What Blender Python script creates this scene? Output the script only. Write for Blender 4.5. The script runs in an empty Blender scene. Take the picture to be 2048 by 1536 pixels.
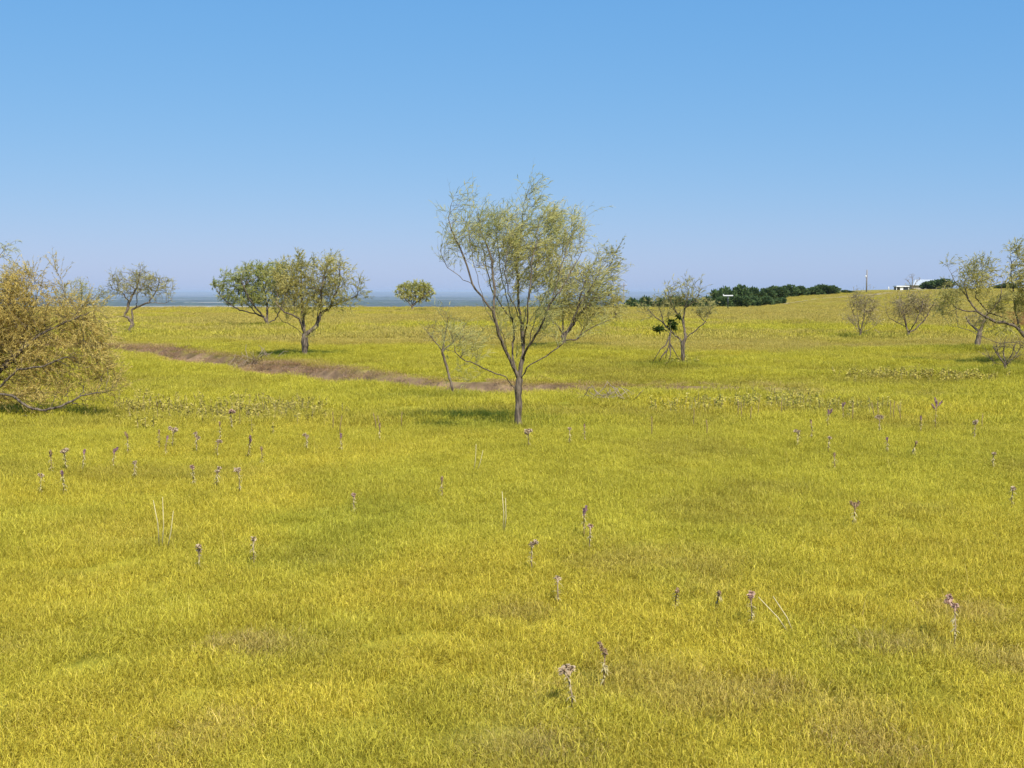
import bpy, math, random
import numpy as np
from mathutils import Vector

R = math.radians
scene = bpy.context.scene
COL = scene.collection

# ------------------------------------------------------------------ camera
EYE = 1.75                 # eye height over the meadow, metres
FPX = 2472.0               # focal length in pixels of a 2048 px wide frame
HOR = 582.0                # eye level in that frame
cam_d = bpy.data.cameras.new("camera")
cam_d.lens = 36.0 * FPX / 2048.0
cam_d.sensor_width = 36.0
cam_d.clip_start = 0.1
cam_d.clip_end = 200000.0
cam = bpy.data.objects.new("camera", cam_d)
COL.objects.link(cam)
cam.location = (0.0, 0.0, EYE)
cam.rotation_euler = (R(90) - math.atan((768.0 - HOR) / FPX), 0.0, 0.0)
scene.camera = cam

# ------------------------------------------------------------------ light
SUN_AZ, SUN_EL = R(155.0), R(49.0)     # behind the camera, a little to the right
world = bpy.data.worlds.new("World")
scene.world = world
world.use_nodes = True
wn, wl = world.node_tree.nodes, world.node_tree.links
sky = wn.new('ShaderNodeTexSky')
sky.sky_type = 'NISHITA'
sky.sun_disc = False
sky.sun_elevation = SUN_EL
sky.sun_rotation = SUN_AZ
sky.altitude = 0.0
sky.air_density = 0.9
sky.dust_density = 0.45
sky.ozone_density = 10.0
sky_s = wn.new('ShaderNodeSeparateColor'); sky_c = wn.new('ShaderNodeCombineColor')
wl.new(sky.outputs[0], sky_s.inputs[0])
for ch, (power, gain) in enumerate(((0.86, 0.65), (0.46, 1.28), (0.22, 2.65))):   # the camera's own tone curve for clear sky
    pw = wn.new('ShaderNodeMath'); pw.operation = 'POWER'; pw.inputs[1].default_value = power
    ml = wn.new('ShaderNodeMath'); ml.operation = 'MULTIPLY'; ml.inputs[1].default_value = gain
    wl.new(sky_s.outputs[ch], pw.inputs[0]); wl.new(pw.outputs[0], ml.inputs[0]); wl.new(ml.outputs[0], sky_c.inputs[ch])
wl.new(sky_c.outputs[0], wn['Background'].inputs[0])
wn['Background'].inputs[1].default_value = 0.145

sun_d = bpy.data.lights.new("sun", 'SUN')
sun_d.energy = 4.2
sun_d.angle = R(0.53)
sun_d.color = (1.0, 0.95, 0.86)
sun = bpy.data.objects.new("sun", sun_d)
COL.objects.link(sun)
sdir = Vector((math.sin(SUN_AZ) * math.cos(SUN_EL), math.cos(SUN_AZ) * math.cos(SUN_EL), math.sin(SUN_EL)))
sun.rotation_euler = sdir.to_track_quat('Z', 'Y').to_euler()
sun.location = (0, -20, 40)

scene.view_settings.view_transform = 'Standard'
scene.view_settings.look = 'None'
scene.view_settings.exposure = 0.5
scene.view_settings.gamma = 1.0
scene.view_settings.use_curve_mapping = False
scene.cycles.use_denoising = True
scene.cycles.max_bounces = 6
scene.cycles.diffuse_bounces = 3
scene.cycles.transmission_bounces = 4
scene.cycles.volume_bounces = 0
scene.cycles.transparent_max_bounces = 4

rng = np.random.default_rng(11)

# ------------------------------------------------------------------ helpers
def hash2(i, j, seed):
    h = (i.astype(np.int64) * 374761393 + j.astype(np.int64) * 668265263 + seed * 974711) & 0x7fffffff
    h = ((h ^ (h >> 13)) * 1274126177) & 0x7fffffff
    return ((h ^ (h >> 16)) & 0xffff) / 65535.0

def vnoise(x, y, seed):
    xi, yi = np.floor(x), np.floor(y)
    fx, fy = x - xi, y - yi
    fx = fx * fx * (3 - 2 * fx); fy = fy * fy * (3 - 2 * fy)
    a = hash2(xi, yi, seed); b = hash2(xi + 1, yi, seed)
    c = hash2(xi, yi + 1, seed); d = hash2(xi + 1, yi + 1, seed)
    return (a * (1 - fx) + b * fx) * (1 - fy) + (c * (1 - fx) + d * fx) * fy

def fbm(x, y, seed, octaves=3):
    x = np.asarray(x, float); y = np.asarray(y, float)
    s, amp, tot = 0.0, 1.0, 0.0
    for k in range(octaves):
        s = s + amp * vnoise(x * 2 ** k + 17.3 * k, y * 2 ** k - 9.1 * k, seed + k)
        tot += amp; amp *= 0.5
    return s / tot

def sstep(a, b, v):
    t = np.clip((v - a) / (b - a), 0, 1)
    return t * t * (3 - 2 * t)

# the shallow dry channel that crosses the field
TRACK = np.array([(-60, 88), (-34, 60), (-20.5, 46.5), (-13, 39.2), (-9.2, 34.4), (-6.4, 30.6), (-3.5, 26.6), (-1.2, 24.2),
                  (0.7, 23.6), (2.4, 23.3), (4.2, 22.9), (6.2, 22.4), (9, 22.0)], float)

def track_dist(x, y):
    """signed distance to the channel (positive on the far side) and how much of it is left there"""
    best = np.full(np.shape(x), 1e9); side = np.zeros(np.shape(x)); 
    for k in range(len(TRACK) - 1):
        a, b = TRACK[k], TRACK[k + 1]
        dx, dy = b - a
        L2 = dx * dx + dy * dy
        t = np.clip(((x - a[0]) * dx + (y - a[1]) * dy) / L2, 0, 1)
        ex, ey = x - (a[0] + t * dx), y - (a[1] + t * dy)
        d = np.hypot(ex, ey)
        sg = np.where(dx * ey - dy * ex >= 0, 1.0, -1.0)
        m = d < best
        best = np.where(m, d, best); side = np.where(m, sg, side)
    fade = 1.0 - sstep(3.6, 6.6, x)
    return best * side, fade

PY = np.array([-400, 0, 8, 13, 15.5, 18.5, 24, 32, 42, 60, 80, 105, 125, 150, 1000], float)
PZ = np.array([0, 0, 0.0, 0.03, 0.03, -0.10, -0.13, -0.05, -0.02, -0.16, -0.25, -0.22, -0.20, -0.25, -0.4], float)

def terrain(x, y):
    x = np.asarray(x, float); y = np.asarray(y, float)
    z = sum(np.interp(y + o, PY, PZ) for o in (-1.5, -0.75, 0, 0.75, 1.5)) / 5.0
    z = z + 0.09 * (fbm(x / 9.0, y / 9.0, 5, 3) - 0.5) * sstep(6, 20, np.hypot(x, y))
    z = z + (0.06 + 0.17 * sstep(14, 22, y)) * (fbm(x / 2.6, y / 1.8, 15, 2) - 0.5)
    d, fade = track_dist(x, y)
    wob = 0.35 * (fbm(x / 1.6, y / 1.6, 33, 2) - 0.5)
    dd = d + wob
    z = z - fade * 0.30 * sstep(-2.0, 0.2, dd) * (1 - sstep(0.60, 0.95, dd))
    # the rise towards the house on the right
    z = z + 2.7 * sstep(14, 120, x - 0.06 * y) * sstep(60, 300, y)
    # land falls away behind the crest, down to the plain
    yc = 122.0 + 300.0 * sstep(22, 110, x)
    dd = np.maximum(0, y - yc)
    z = z - np.minimum(120.0, dd * dd * 0.00035)
    # low hills at the far edge of the plain
    far = sstep(34000, 50000, y)
    z = z + far * (50.0 + 75.0 * fbm(x / 6200.0, y / 16000.0, 71, 3))
    return z

def spot(px, py, grass=0.15):
    """where the sight line through a photo pixel meets the top of the grass"""
    sl = (HOR - py) / FPX; sx = (px - 1024.0) / FPX
    ys = _YS
    for _ in range(2):
        g = terrain(sx * ys, ys)
        k = int(np.argmax(EYE + sl * ys <= g + grass))
        if k == 0: k = len(ys) - 1
        ys = np.linspace(ys[k - 1], ys[k], 12)
    y = float(ys[-1])
    return sx * y, y, tz(sx * y, y)

_YS = np.geomspace(3.0, 600.0, 260)

def tz(x, y):
    return float(terrain(np.array([x]), np.array([y]))[0])

def mesh_obj(name, verts, faces, mat, parent=None, smooth=False, mats=None, midx=None):
    me = bpy.data.meshes.new(name)
    me.from_pydata([tuple(v) for v in verts], [], [tuple(f) for f in faces])
    for m in (mats or [mat]):
        me.materials.append(m)
    if midx is not None:
        me.polygons.foreach_set('material_index', np.asarray(midx, np.int32))
    if smooth:
        me.polygons.foreach_set('use_smooth', np.ones(len(me.polygons), bool))
    me.update()
    o = bpy.data.objects.new(name, me)
    COL.objects.link(o)
    if parent is not None:
        o.parent = parent
    return o

def fast_mesh(name, V, loops, starts, totals):
    me = bpy.data.meshes.new(name)
    me.vertices.add(len(V)); me.vertices.foreach_set('co', np.asarray(V, np.float32).ravel())
    me.loops.add(len(loops)); me.loops.foreach_set('vertex_index', np.asarray(loops, np.int32))
    me.polygons.add(len(starts))
    me.polygons.foreach_set('loop_start', np.asarray(starts, np.int32))
    me.polygons.foreach_set('loop_total', np.asarray(totals, np.int32))
    me.update(calc_edges=True)
    return me

def quads_mesh(name, V, Q):
    Q = np.asarray(Q, np.int32)
    return fast_mesh(name, V, Q.ravel(), np.arange(len(Q)) * 4, np.full(len(Q), 4))

def set_attr(me, name, data, kind='FLOAT', domain='POINT'):
    a = me.attributes.new(name, kind, domain)
    if kind == 'FLOAT_COLOR':
        a.data.foreach_set('color', np.asarray(data, np.float32).ravel())
    elif kind == 'FLOAT_VECTOR':
        a.data.foreach_set('vector', np.asarray(data, np.float32).ravel())
    else:
        a.data.foreach_set('value', np.asarray(data).ravel())

def empty(name, loc, label=None, cat=None, group=None, rz=0.0):
    o = bpy.data.objects.new(name, None)
    o.empty_display_size = 0.2
    COL.objects.link(o)
    o.location = loc
    o.rotation_euler = (0, 0, rz)
    tag(o, label, cat, group)
    return o

def tag(o, label=None, cat=None, group=None, kind=None):
    if label: o['label'] = label
    if cat: o['category'] = cat
    if group: o['group'] = group
    if kind: o['kind'] = kind
    return o

class Tubes:
    """collects tapered tubes"""
    def __init__(self): self.v = []; self.f = []
    def add(self, pts, rad, sides=6, cap=True):
        pts = [Vector(p) for p in pts]
        n = len(pts)
        up = Vector((0.31, 0.17, 0.93)).normalized()
        base = len(self.v)
        t0 = (pts[1] - pts[0]).normalized()
        u = t0.cross(up)
        if u.length < 1e-3: u = t0.cross(Vector((1, 0, 0)))
        u.normalize()
        for i in range(n):
            t = (pts[min(i + 1, n - 1)] - pts[max(i - 1, 0)])
            if t.length < 1e-9: t = t0
            t.normalize()
            u = (u - t * u.dot(t))
            if u.length < 1e-6: u = t.orthogonal()
            u.normalize()
            w = t.cross(u)
            for k in range(sides):
                a = 2 * math.pi * k / sides
                self.v.append(pts[i] + (u * math.cos(a) + w * math.sin(a)) * rad[i])
        for i in range(n - 1):
            for k in range(sides):
                a = base + i * sides + k; b = base + i * sides + (k + 1) % sides
                self.f.append((a, b, b + sides, a + sides))
        if cap:
            self.f.append(tuple(base + (n - 1) * sides + k for k in range(sides)))
            self.f.append(tuple(base + k for k in reversed(range(sides))))
    def build(self, name, mat, parent=None):
        return mesh_obj(name, self.v, self.f, mat, parent, smooth=True)

def box_vf(x0, x1, y0, y1, z0, z1):
    v = [(x0, y0, z0), (x1, y0, z0), (x1, y1, z0), (x0, y1, z0), (x0, y0, z1), (x1, y0, z1), (x1, y1, z1), (x0, y1, z1)]
    f = [(0, 3, 2, 1), (4, 5, 6, 7), (0, 1, 5, 4), (1, 2, 6, 5), (2, 3, 7, 6), (3, 0, 4, 7)]
    return v, f

# ------------------------------------------------------------------ materials
def new_mat(name):
    m = bpy.data.materials.new(name); m.use_nodes = True
    nt = m.node_tree
    for n in list(nt.nodes):
        if n.type != 'OUTPUT_MATERIAL': nt.nodes.remove(n)
    out = [n for n in nt.nodes if n.type == 'OUTPUT_MATERIAL'][0]
    return m, nt.nodes, nt.links, out

def leafy(name, stops, trans=0.35, attr='rnd', tint=False, rough_spec=0.0):
    """thin-leaf material: diffuse plus translucent, colour picked per leaf"""
    m, n, l, out = new_mat(name)
    at = n.new('ShaderNodeAttribute'); at.attribute_name = attr
    ramp = n.new('ShaderNodeValToRGB')
    els = ramp.color_ramp.elements
    while len(els) > 1: els.remove(els[-1])
    els[0].position = stops[0][0]; els[0].color = (*stops[0][1], 1)
    for p, c in stops[1:]:
        e = els.new(p); e.color = (*c, 1)
    l.new(at.outputs['Fac'], ramp.inputs[0])
    col = ramp.outputs[0]
    if tint:
        ti = n.new('ShaderNodeAttribute'); ti.attribute_name = 'tint'; ti.attribute_type = 'INSTANCER'
        mul = n.new('ShaderNodeMix'); mul.data_type = 'RGBA'; mul.blend_type = 'MULTIPLY'
        mul.inputs['Factor'].default_value = 1.0
        l.new(col, mul.inputs['A']); l.new(ti.outputs['Color'], mul.inputs['B'])
        col = mul.outputs['Result']
    d = n.new('ShaderNodeBsdfDiffuse'); t = n.new('ShaderNodeBsdfTranslucent'); mx = n.new('ShaderNodeMixShader')
    mx.inputs[0].default_value = trans
    l.new(col, d.inputs[0]); l.new(col, t.inputs[0])
    l.new(d.outputs[0], mx.inputs[1]); l.new(t.outputs[0], mx.inputs[2])
    l.new(mx.outputs[0], out.inputs[0])
    return m

def rough(name, c1, c2, scale=8.0, bump=0.3, detail=4.0, spec=0.2, roughness=0.85, stretch=(1, 1, 1), dist=0.02):
    m, n, l, out = new_mat(name)
    p = n.new('ShaderNodeBsdfPrincipled')
    p.inputs['Roughness'].default_value = roughness
    p.inputs['Specular IOR Level'].default_value = spec
    tc = n.new('ShaderNodeTexCoord'); mp = n.new('ShaderNodeMapping'); mp.inputs['Scale'].default_value = stretch
    nz = n.new('ShaderNodeTexNoise'); nz.inputs['Scale'].default_value = scale; nz.inputs['Detail'].default_value = detail
    l.new(tc.outputs['Object'], mp.inputs[0]); l.new(mp.outputs[0], nz.inputs['Vector'])
    ramp = n.new('ShaderNodeValToRGB')
    ramp.color_ramp.elements[0].position = 0.3; ramp.color_ramp.elements[0].color = (*c1, 1)
    ramp.color_ramp.elements[1].position = 0.7; ramp.color_ramp.elements[1].color = (*c2, 1)
    l.new(nz.outputs['Fac'], ramp.inputs[0]); l.new(ramp.outputs[0], p.inputs['Base Color'])
    if bump > 0:
        b = n.new('ShaderNodeBump'); b.inputs['Strength'].default_value = bump; b.inputs['Distance'].default_value = dist
        l.new(nz.outputs['Fac'], b.inputs['Height']); l.new(b.outputs[0], p.inputs['Normal'])
    l.new(p.outputs[0], out.inputs[0])
    return m

BARK = rough('bark', (0.032, 0.025, 0.018), (0.25, 0.195, 0.14), scale=30, bump=1.0, stretch=(1, 1, 0.22), dist=0.03)
BARK_TAN = rough('bark_tan', (0.07, 0.052, 0.036), (0.27, 0.21, 0.145), scale=22, bump=0.5, stretch=(1, 1, 0.3))
DEADWOOD = rough('dead_wood', (0.17, 0.125, 0.085), (0.40, 0.32, 0.22), scale=10, bump=0.4, stretch=(1, 1, 0.3))
WHITE = rough('white_paint', (0.70, 0.70, 0.69), (0.82, 0.82, 0.81), scale=1.2, bump=0.03)
METAL_ROOF = rough('pale_metal_roof', (0.40, 0.43, 0.45), (0.52, 0.55, 0.57), scale=0.8, bump=0.03, roughness=0.45, spec=0.5)
WALL = rough('tan_wall', (0.34, 0.30, 0.25), (0.42, 0.38, 0.32), scale=1.5, bump=0.05)
DARK = rough('dark_opening', (0.03, 0.035, 0.04), (0.05, 0.055, 0.06), scale=2, bump=0.02, roughness=0.3, spec=0.5)
POLE = rough('weathered_pole', (0.20, 0.18, 0.16), (0.30, 0.27, 0.24), scale=5, bump=0.2, stretch=(1, 1, 0.2))
DIRT = rough('caliche_dirt', (0.32, 0.26, 0.13), (0.44, 0.36, 0.21), scale=0.35, bump=0.3)

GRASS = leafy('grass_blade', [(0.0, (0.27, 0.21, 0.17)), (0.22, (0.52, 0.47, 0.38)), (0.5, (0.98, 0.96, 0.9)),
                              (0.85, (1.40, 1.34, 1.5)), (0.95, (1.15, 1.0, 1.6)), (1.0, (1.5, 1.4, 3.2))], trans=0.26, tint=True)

# ------------------------------------------------------------------ colour of the sward, place by place
GOLD = np.array((0.60, 0.515, 0.064)); GREEN = np.array((0.53, 0.50, 0.062)); OLIVE = np.array((0.41, 0.35, 0.065)); MOSS = np.array((0.40, 0.42, 0.055))
TAN = np.array((0.52, 0.42, 0.125)); RUST = np.array((0.52, 0.33, 0.19)); DUN = np.array((0.43, 0.30, 0.15)); RED = np.array((0.40, 0.21, 0.08))

def mixc(a, b, t):
    t = np.asarray(t)[..., None]
    return a * (1 - t) + b * t

def sward(x, y):
    """local dominant colour of the grass: dry gold, green, tan, and the rust of the dry channel"""
    x = np.asarray(x, float); y = np.asarray(y, float)
    n1 = fbm(x / 3.2, y / 4.5, 101, 3); n2 = fbm(x / 0.9, y / 1.1, 131, 2); n3 = fbm(x / 14.0, y / 7.0, 151, 3); n4 = fbm(x / 0.45, y / 0.5, 161, 2)
    g = sstep(0.38, 0.66, n1 * 0.75 + n2 * 0.25 + 0.17 * sstep(8.5, 12, y) * (1 - sstep(60, 90, y)) - 0.10 * (1 - sstep(6, 9, y)))
    c = mixc(np.broadcast_to(GOLD, x.shape + (3,)), np.broadcast_to(GREEN, x.shape + (3,)), g * 0.8)
    c = mixc(c, MOSS, 0.38 * sstep(0.58, 0.78, fbm(x / 1.1 - 30, y / 1.4, 173, 3)) * (1 - 0.6 * sstep(9, 14, y)))
    c = mixc(c, OLIVE, 0.42 * sstep(0.60, 0.76, fbm(x / 1.7 + 40, y / 1.9, 181, 2)))
    c = mixc(c, DUN, 0.5 * sstep(0.58, 0.82, fbm(x / 0.6 + 9, y / 0.65, 191, 3)) * (1 - sstep(5.5, 9.5, y)))
    hol = 1 - sstep(0.30, 0.50, fbm(x / 2.6, y / 1.8, 15, 2))          # browner grass in the hollows between hummocks
    c = mixc(c, OLIVE * 0.9, 0.6 * hol * sstep(13, 18, y))
    # dry tan bands further off, strongest near the crest and up the rise
    tan = 0.68 * sstep(0.42, 0.62, n3 + 0.18 * sstep(55, 110, y) - 0.14 * (1 - sstep(22, 40, y)))
    c = mixc(c, TAN, tan * sstep(16, 30, y))
    c = mixc(c, RED, 0.85 * sstep(-0.8, 0.8, x - 0.402 * y) * sstep(54, 62, y) * (1 - sstep(95, 110, y)))
    # the channel
    d, fade = track_dist(x, y)
    dd = d + 0.35 * (fbm(x / 1.6, y / 1.6, 33, 2) - 0.5)
    ch = fade * sstep(-1.35, -0.55, dd) * (1 - sstep(0.9, 1.35, dd))
    c = mixc(c, RUST, 0.92 * ch * sstep(0.12, 0.36, fbm(x / 1.4 + 5, y / 1.0, 231, 2) + 0.10))
    c = mixc(c, np.array((0.38, 0.255, 0.16)), 0.6 * fade * sstep(0.35, 0.6, dd) * (1 - sstep(0.95, 1.25, dd)))
    c = c * (0.86 + 0.28 * n4)[..., None]
    return c, ch

# ------------------------------------------------------------------ ground
def build_ground():
    N = 440
    u = np.linspace(-1, 1, N)
    xs = 5.0 * np.sinh(10.0 * u) * (60000.0 / (5.0 * math.sinh(10.0)))
    xs = np.sign(u) * np.abs(np.sinh(10.1 * u)) * (60000.0 / math.sinh(10.1))
    M = 470
    v = np.linspace(-0.62, 1, M)
    ys = 24.0 + np.sinh(10.1 * v) * (60000.0 / math.sinh(10.1))
    X, Y = np.meshgrid(xs, ys)
    Z = terrain(X, Y)
    V = np.stack([X.ravel(), Y.ravel(), Z.ravel()], 1)
    i = np.arange(N * M).reshape(M, N)
    Q = np.stack([i[:-1, :-1].ravel(), i[:-1, 1:].ravel(), i[1:, 1:].ravel(), i[1:, :-1].ravel()], 1)
    me = quads_mesh('ground', V, Q)
    c, ch = sward(X.ravel(), Y.ravel())
    set_attr(me, 'tint', np.concatenate([c, np.ones((len(c), 1))], 1), 'FLOAT_COLOR')
    set_attr(me, 'plain', sstep(500, 1600, Y.ravel()).astype(np.float32))
    me.polygons.foreach_set('use_smooth', np.ones(len(me.polygons), bool))
    m, n, l, out = new_mat('meadow_ground')
    p = n.new('ShaderNodeBsdfPrincipled'); p.inputs['Roughness'].default_value = 1.0; p.inputs['Specular IOR Level'].default_value = 0.0
    at = n.new('ShaderNodeAttribute'); at.attribute_name = 'tint'
    geo = n.new('ShaderNodeNewGeometry')
    nz = n.new('ShaderNodeTexNoise'); nz.inputs['Scale'].default_value = 2.2; nz.inputs['Detail'].default_value = 6
    l.new(geo.outputs['Position'], nz.inputs['Vector'])
    r1 = n.new('ShaderNodeMapRange'); r1.inputs[1].default_value = 0.3; r1.inputs[2].default_value = 0.7; r1.inputs[3].default_value = 0.32; r1.inputs[4].default_value = 0.78
    l.new(nz.outputs['Fac'], r1.inputs[0])
    sc = n.new('ShaderNodeVectorMath'); sc.operation = 'SCALE'
    l.new(at.outputs['Color'], sc.inputs[0]); l.new(r1.outputs[0], sc.inputs['Scale'])
    # the far plain: dark woods and pale cropped fields, kilometres across
    mp = n.new('ShaderNodeMapping'); mp.inputs['Scale'].default_value = (0.00022, 0.0007, 0.0)
    l.new(geo.outputs['Position'], mp.inputs[0])
    n2 = n.new('ShaderNodeTexNoise'); n2.inputs['Scale'].default_value = 1.0; n2.inputs['Detail'].default_value = 3; n2.inputs['Roughness'].default_value = 0.6
    l.new(mp.outputs[0], n2.inputs['Vector'])
    r2 = n.new('ShaderNodeValToRGB'); r2.color_ramp.interpolation = 'LINEAR'
    e = r2.color_ramp.elements
    e[0].position = 0.57; e[0].color = (0.032, 0.046, 0.030, 1); e[1].position = 0.63; e[1].color = (0.44, 0.38, 0.25, 1)
    l.new(n2.outputs['Fac'], r2.inputs[0])
    pa = n.new('ShaderNodeAttribute'); pa.attribute_name = 'plain'
    mx = n.new('ShaderNodeMix'); mx.data_type = 'RGBA'
    l.new(pa.outputs['Fac'], mx.inputs['Factor']); l.new(sc.outputs[0], mx.inputs['A']); l.new(r2.outputs[0], mx.inputs['B'])
    l.new(mx.outputs['Result'], p.inputs['Base Color'])
    b = n.new('ShaderNodeBump'); b.inputs['Strength'].default_value = 0.5; b.inputs['Distance'].default_value = 0.08
    l.new(nz.outputs['Fac'], b.inputs['Height']); l.new(b.outputs[0], p.inputs['Normal'])
    l.new(p.outputs[0], out.inputs[0])
    me.materials.append(m)
    o = bpy.data.objects.new('ground', me); COL.objects.link(o)
    o['kind'] = 'structure'
    return o
build_ground()

# air between here and the far hills
def build_haze():
    v, f = box_vf(-61000, 61000, -3000, 61000, -135.0, 14.0)
    m, n, l, out = new_mat('haze_air')
    pv = n.new('ShaderNodeVolumePrincipled')
    pv.inputs['Color'].default_value = (0.70, 0.84, 1.0, 1)
    pv.inputs['Density'].default_value = 0.000042
    pv.inputs['Anisotropy'].default_value = 0.0
    l.new(pv.outputs[0], out.inputs['Volume'])
    o = mesh_obj('haze', v, f, m)
    o['kind'] = 'stuff'
build_haze()

# belts of woodland on the plain, kilometres off: each reads as one dark uneven line
FARWOOD = rough('far_woodland', (0.018, 0.032, 0.016), (0.05, 0.075, 0.035), scale=0.006, bump=0.0, roughness=1.0, spec=0.0)
def far_woods(dist, top, seed, gap, label):
    xs = np.arange(-0.62 * dist, 0.62 * dist, dist * 0.0011)
    wig = dist * 0.05 * (fbm(xs / (dist * 0.12), xs * 0 + 2.0, seed, 3) - 0.5)
    h = top * (0.35 + 0.65 * fbm(xs / (dist * 0.03), xs * 0, seed + 9, 2) + 0.35 * (fbm(xs / (dist * 0.0035), xs * 0 + 5, seed + 19, 3) - 0.5))
    h = h * sstep(gap, gap + 0.12, fbm(xs / (dist * 0.09), xs * 0 + 1, seed + 29, 3))
    V = []
    for dy, k in ((-dist * 0.004, 0.0), (-dist * 0.003, 0.75), (0.0, 1.0), (dist * 0.006, 0.9), (dist * 0.008, 0.0)):
        V.append(np.stack([xs, dist + wig + dy, np.full(len(xs), -122.0) + (h + 2.0) * k], 1))
    n = len(xs); V = np.concatenate(V); i = np.arange(5 * n).reshape(5, n)
    Q = np.stack([i[:-1, :-1].ravel(), i[:-1, 1:].ravel(), i[1:, 1:].ravel(), i[1:, :-1].ravel()], 1)
    me = quads_mesh('far_woods', V, Q); me.materials.append(FARWOOD)
    o = bpy.data.objects.new('far_woods', me); COL.objects.link(o)
    tag(o, label, 'woods', kind='stuff')
far_woods(10500.0, 30.0, 511, 0.22, 'nearest dark line of woodland on the plain beyond the crest')
far_woods(13500.0, 34.0, 541, 0.22, 'middle blue line of woodland on the plain beyond the crest')
far_woods(19000.0, 36.0, 571, 0.22, 'farthest faint blue line of woodland under the horizon')

# dirt road on the rise
def build_road():
    pts = [(38, 190), (60, 240), (78, 268), (92, 300), (112, 335), (140, 352), (180, 362)]
    pts = np.array(pts, float)
    t = np.linspace(0, len(pts) - 1, 60)
    cx = np.interp(t, range(len(pts)), pts[:, 0]); cy = np.interp(t, range(len(pts)), pts[:, 1])
    V, Q = [], []
    for k in range(60):
        k0, k1 = max(0, k - 1), min(59, k + 1)
        dx, dy = cx[k1] - cx[k0], cy[k1] - cy[k0]; L = math.hypot(dx, dy)
        nx, ny = -dy / L, dx / L
        for s in (-1.3, 0.0, 1.3):
            x, y = cx[k] + nx * s, cy[k] + ny * s
            V.append((x, y, tz(x, y) + 0.12))
    for k in range(59):
        for s in range(2):
            a = k * 3 + s
            Q.append((a, a + 1, a + 4, a + 3))
    o = mesh_obj('dirt_road', V, Q, DIRT, smooth=True); o['kind'] = 'structure'
build_road()

# ------------------------------------------------------------------ grass
def blade_patch(name, radius, count, length, width, lean, curl, seed, thatch=0.12, segs=3, vary=0.22):
    """one small patch of blades, each a bent tapering strip"""
    r = np.random.default_rng(seed)
    V = np.zeros((count, segs + 1, 2, 3)); rnd = np.zeros((count, segs + 1, 2))
    ang = r.uniform(0, 2 * math.pi, count); rad = radius * np.sqrt(r.uniform(0, 1, count))
    px, py = rad * np.cos(ang), rad * np.sin(ang)
    L = r.uniform(length[0], length[1], count); W = r.uniform(width[0], width[1], count) * 0.5
    az = r.uniform(0, 2 * math.pi, count)
    th = r.uniform(lean[0], lean[1], count); cu = r.uniform(curl[0], curl[1], count); tw = r.normal(0, 0.5, count)
    fa = r.uniform(0, 2 * math.pi, count)
    x, y, z = px.copy(), py.copy(), r.uniform(-0.02, 0.08, count) * (length[1] / 0.14)
    base = np.clip(r.normal(0.55, vary, count), 0.14, 0.93)
    base = np.where(r.uniform(0, 1, count) < thatch, r.uniform(0.93, 1.0, count), base)
    wav, wph = r.uniform(0.2, 0.9, count), r.uniform(0, 6.283, count)
    for s in range(segs + 1):
        w = W * (1.0 - 0.85 * (s / segs) ** 2.0)
        V[:, s, 0] = np.stack([x - np.cos(fa) * w, y - np.sin(fa) * w, z], 1)
        V[:, s, 1] = np.stack([x + np.cos(fa) * w, y + np.sin(fa) * w, z], 1)
        k = s / segs
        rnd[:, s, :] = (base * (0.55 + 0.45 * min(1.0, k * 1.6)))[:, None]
        a = th + cu * k + wav * np.sin(wph + 5.0 * k)
        st = L / segs
        h = az + tw * k * 2.0
        x = x + np.sin(a) * np.cos(h) * st; y = y + np.sin(a) * np.sin(h) * st; z = z + np.cos(a) * st
    idx = np.arange(count * (segs + 1) * 2).reshape(count, segs + 1, 2)
    Q = np.stack([idx[:, :-1, 0], idx[:, :-1, 1], idx[:, 1:, 1], idx[:, 1:, 0]], -1).reshape(-1, 4)
    me = quads_mesh(name, V.reshape(-1, 3), Q)
    set_attr(me, 'rnd', rnd.reshape(-1).astype(np.float32))
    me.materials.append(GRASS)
    return bpy.data.objects.new(name, me)

tuft_lib = bpy.data.collections.new('grass_tufts')      # not linked: only drawn through the meadow
NV = 6
for k in range(NV):   # fine, nearby
    tuft_lib.objects.link(blade_patch('tuft_%02d' % k, 0.155, 330, (0.022, 0.068), (0.0015, 0.0030), (0.0, 1.0), (0.2, 3.4), 500 + k, thatch=0.17, segs=4))
for k in range(NV):   # middle distance
    tuft_lib.objects.link(blade_patch('tuft_%02d' % (NV + k), 0.40, 440, (0.04, 0.105), (0.003, 0.006), (0.0, 0.8), (0.2, 2.4), 600 + k, vary=0.17))
for k in range(NV):   # far
    tuft_lib.objects.link(blade_patch('tuft_%02d' % (2 * NV + k), 1.0, 520, (0.05, 0.14), (0.011, 0.02), (0.0, 0.7), (0.1, 1.2), 700 + k, segs=2, vary=0.11))

for k in range(4):    # a few taller straw coloured seed stems
    tuft_lib.objects.link(blade_patch('tuft_%02d' % (3 * NV + k), 0.10, 4 + k, (0.16, 0.30), (0.0016, 0.0028), (0.0, 0.35), (0.0, 0.9), 800 + k, thatch=1.0, segs=5))

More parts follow.
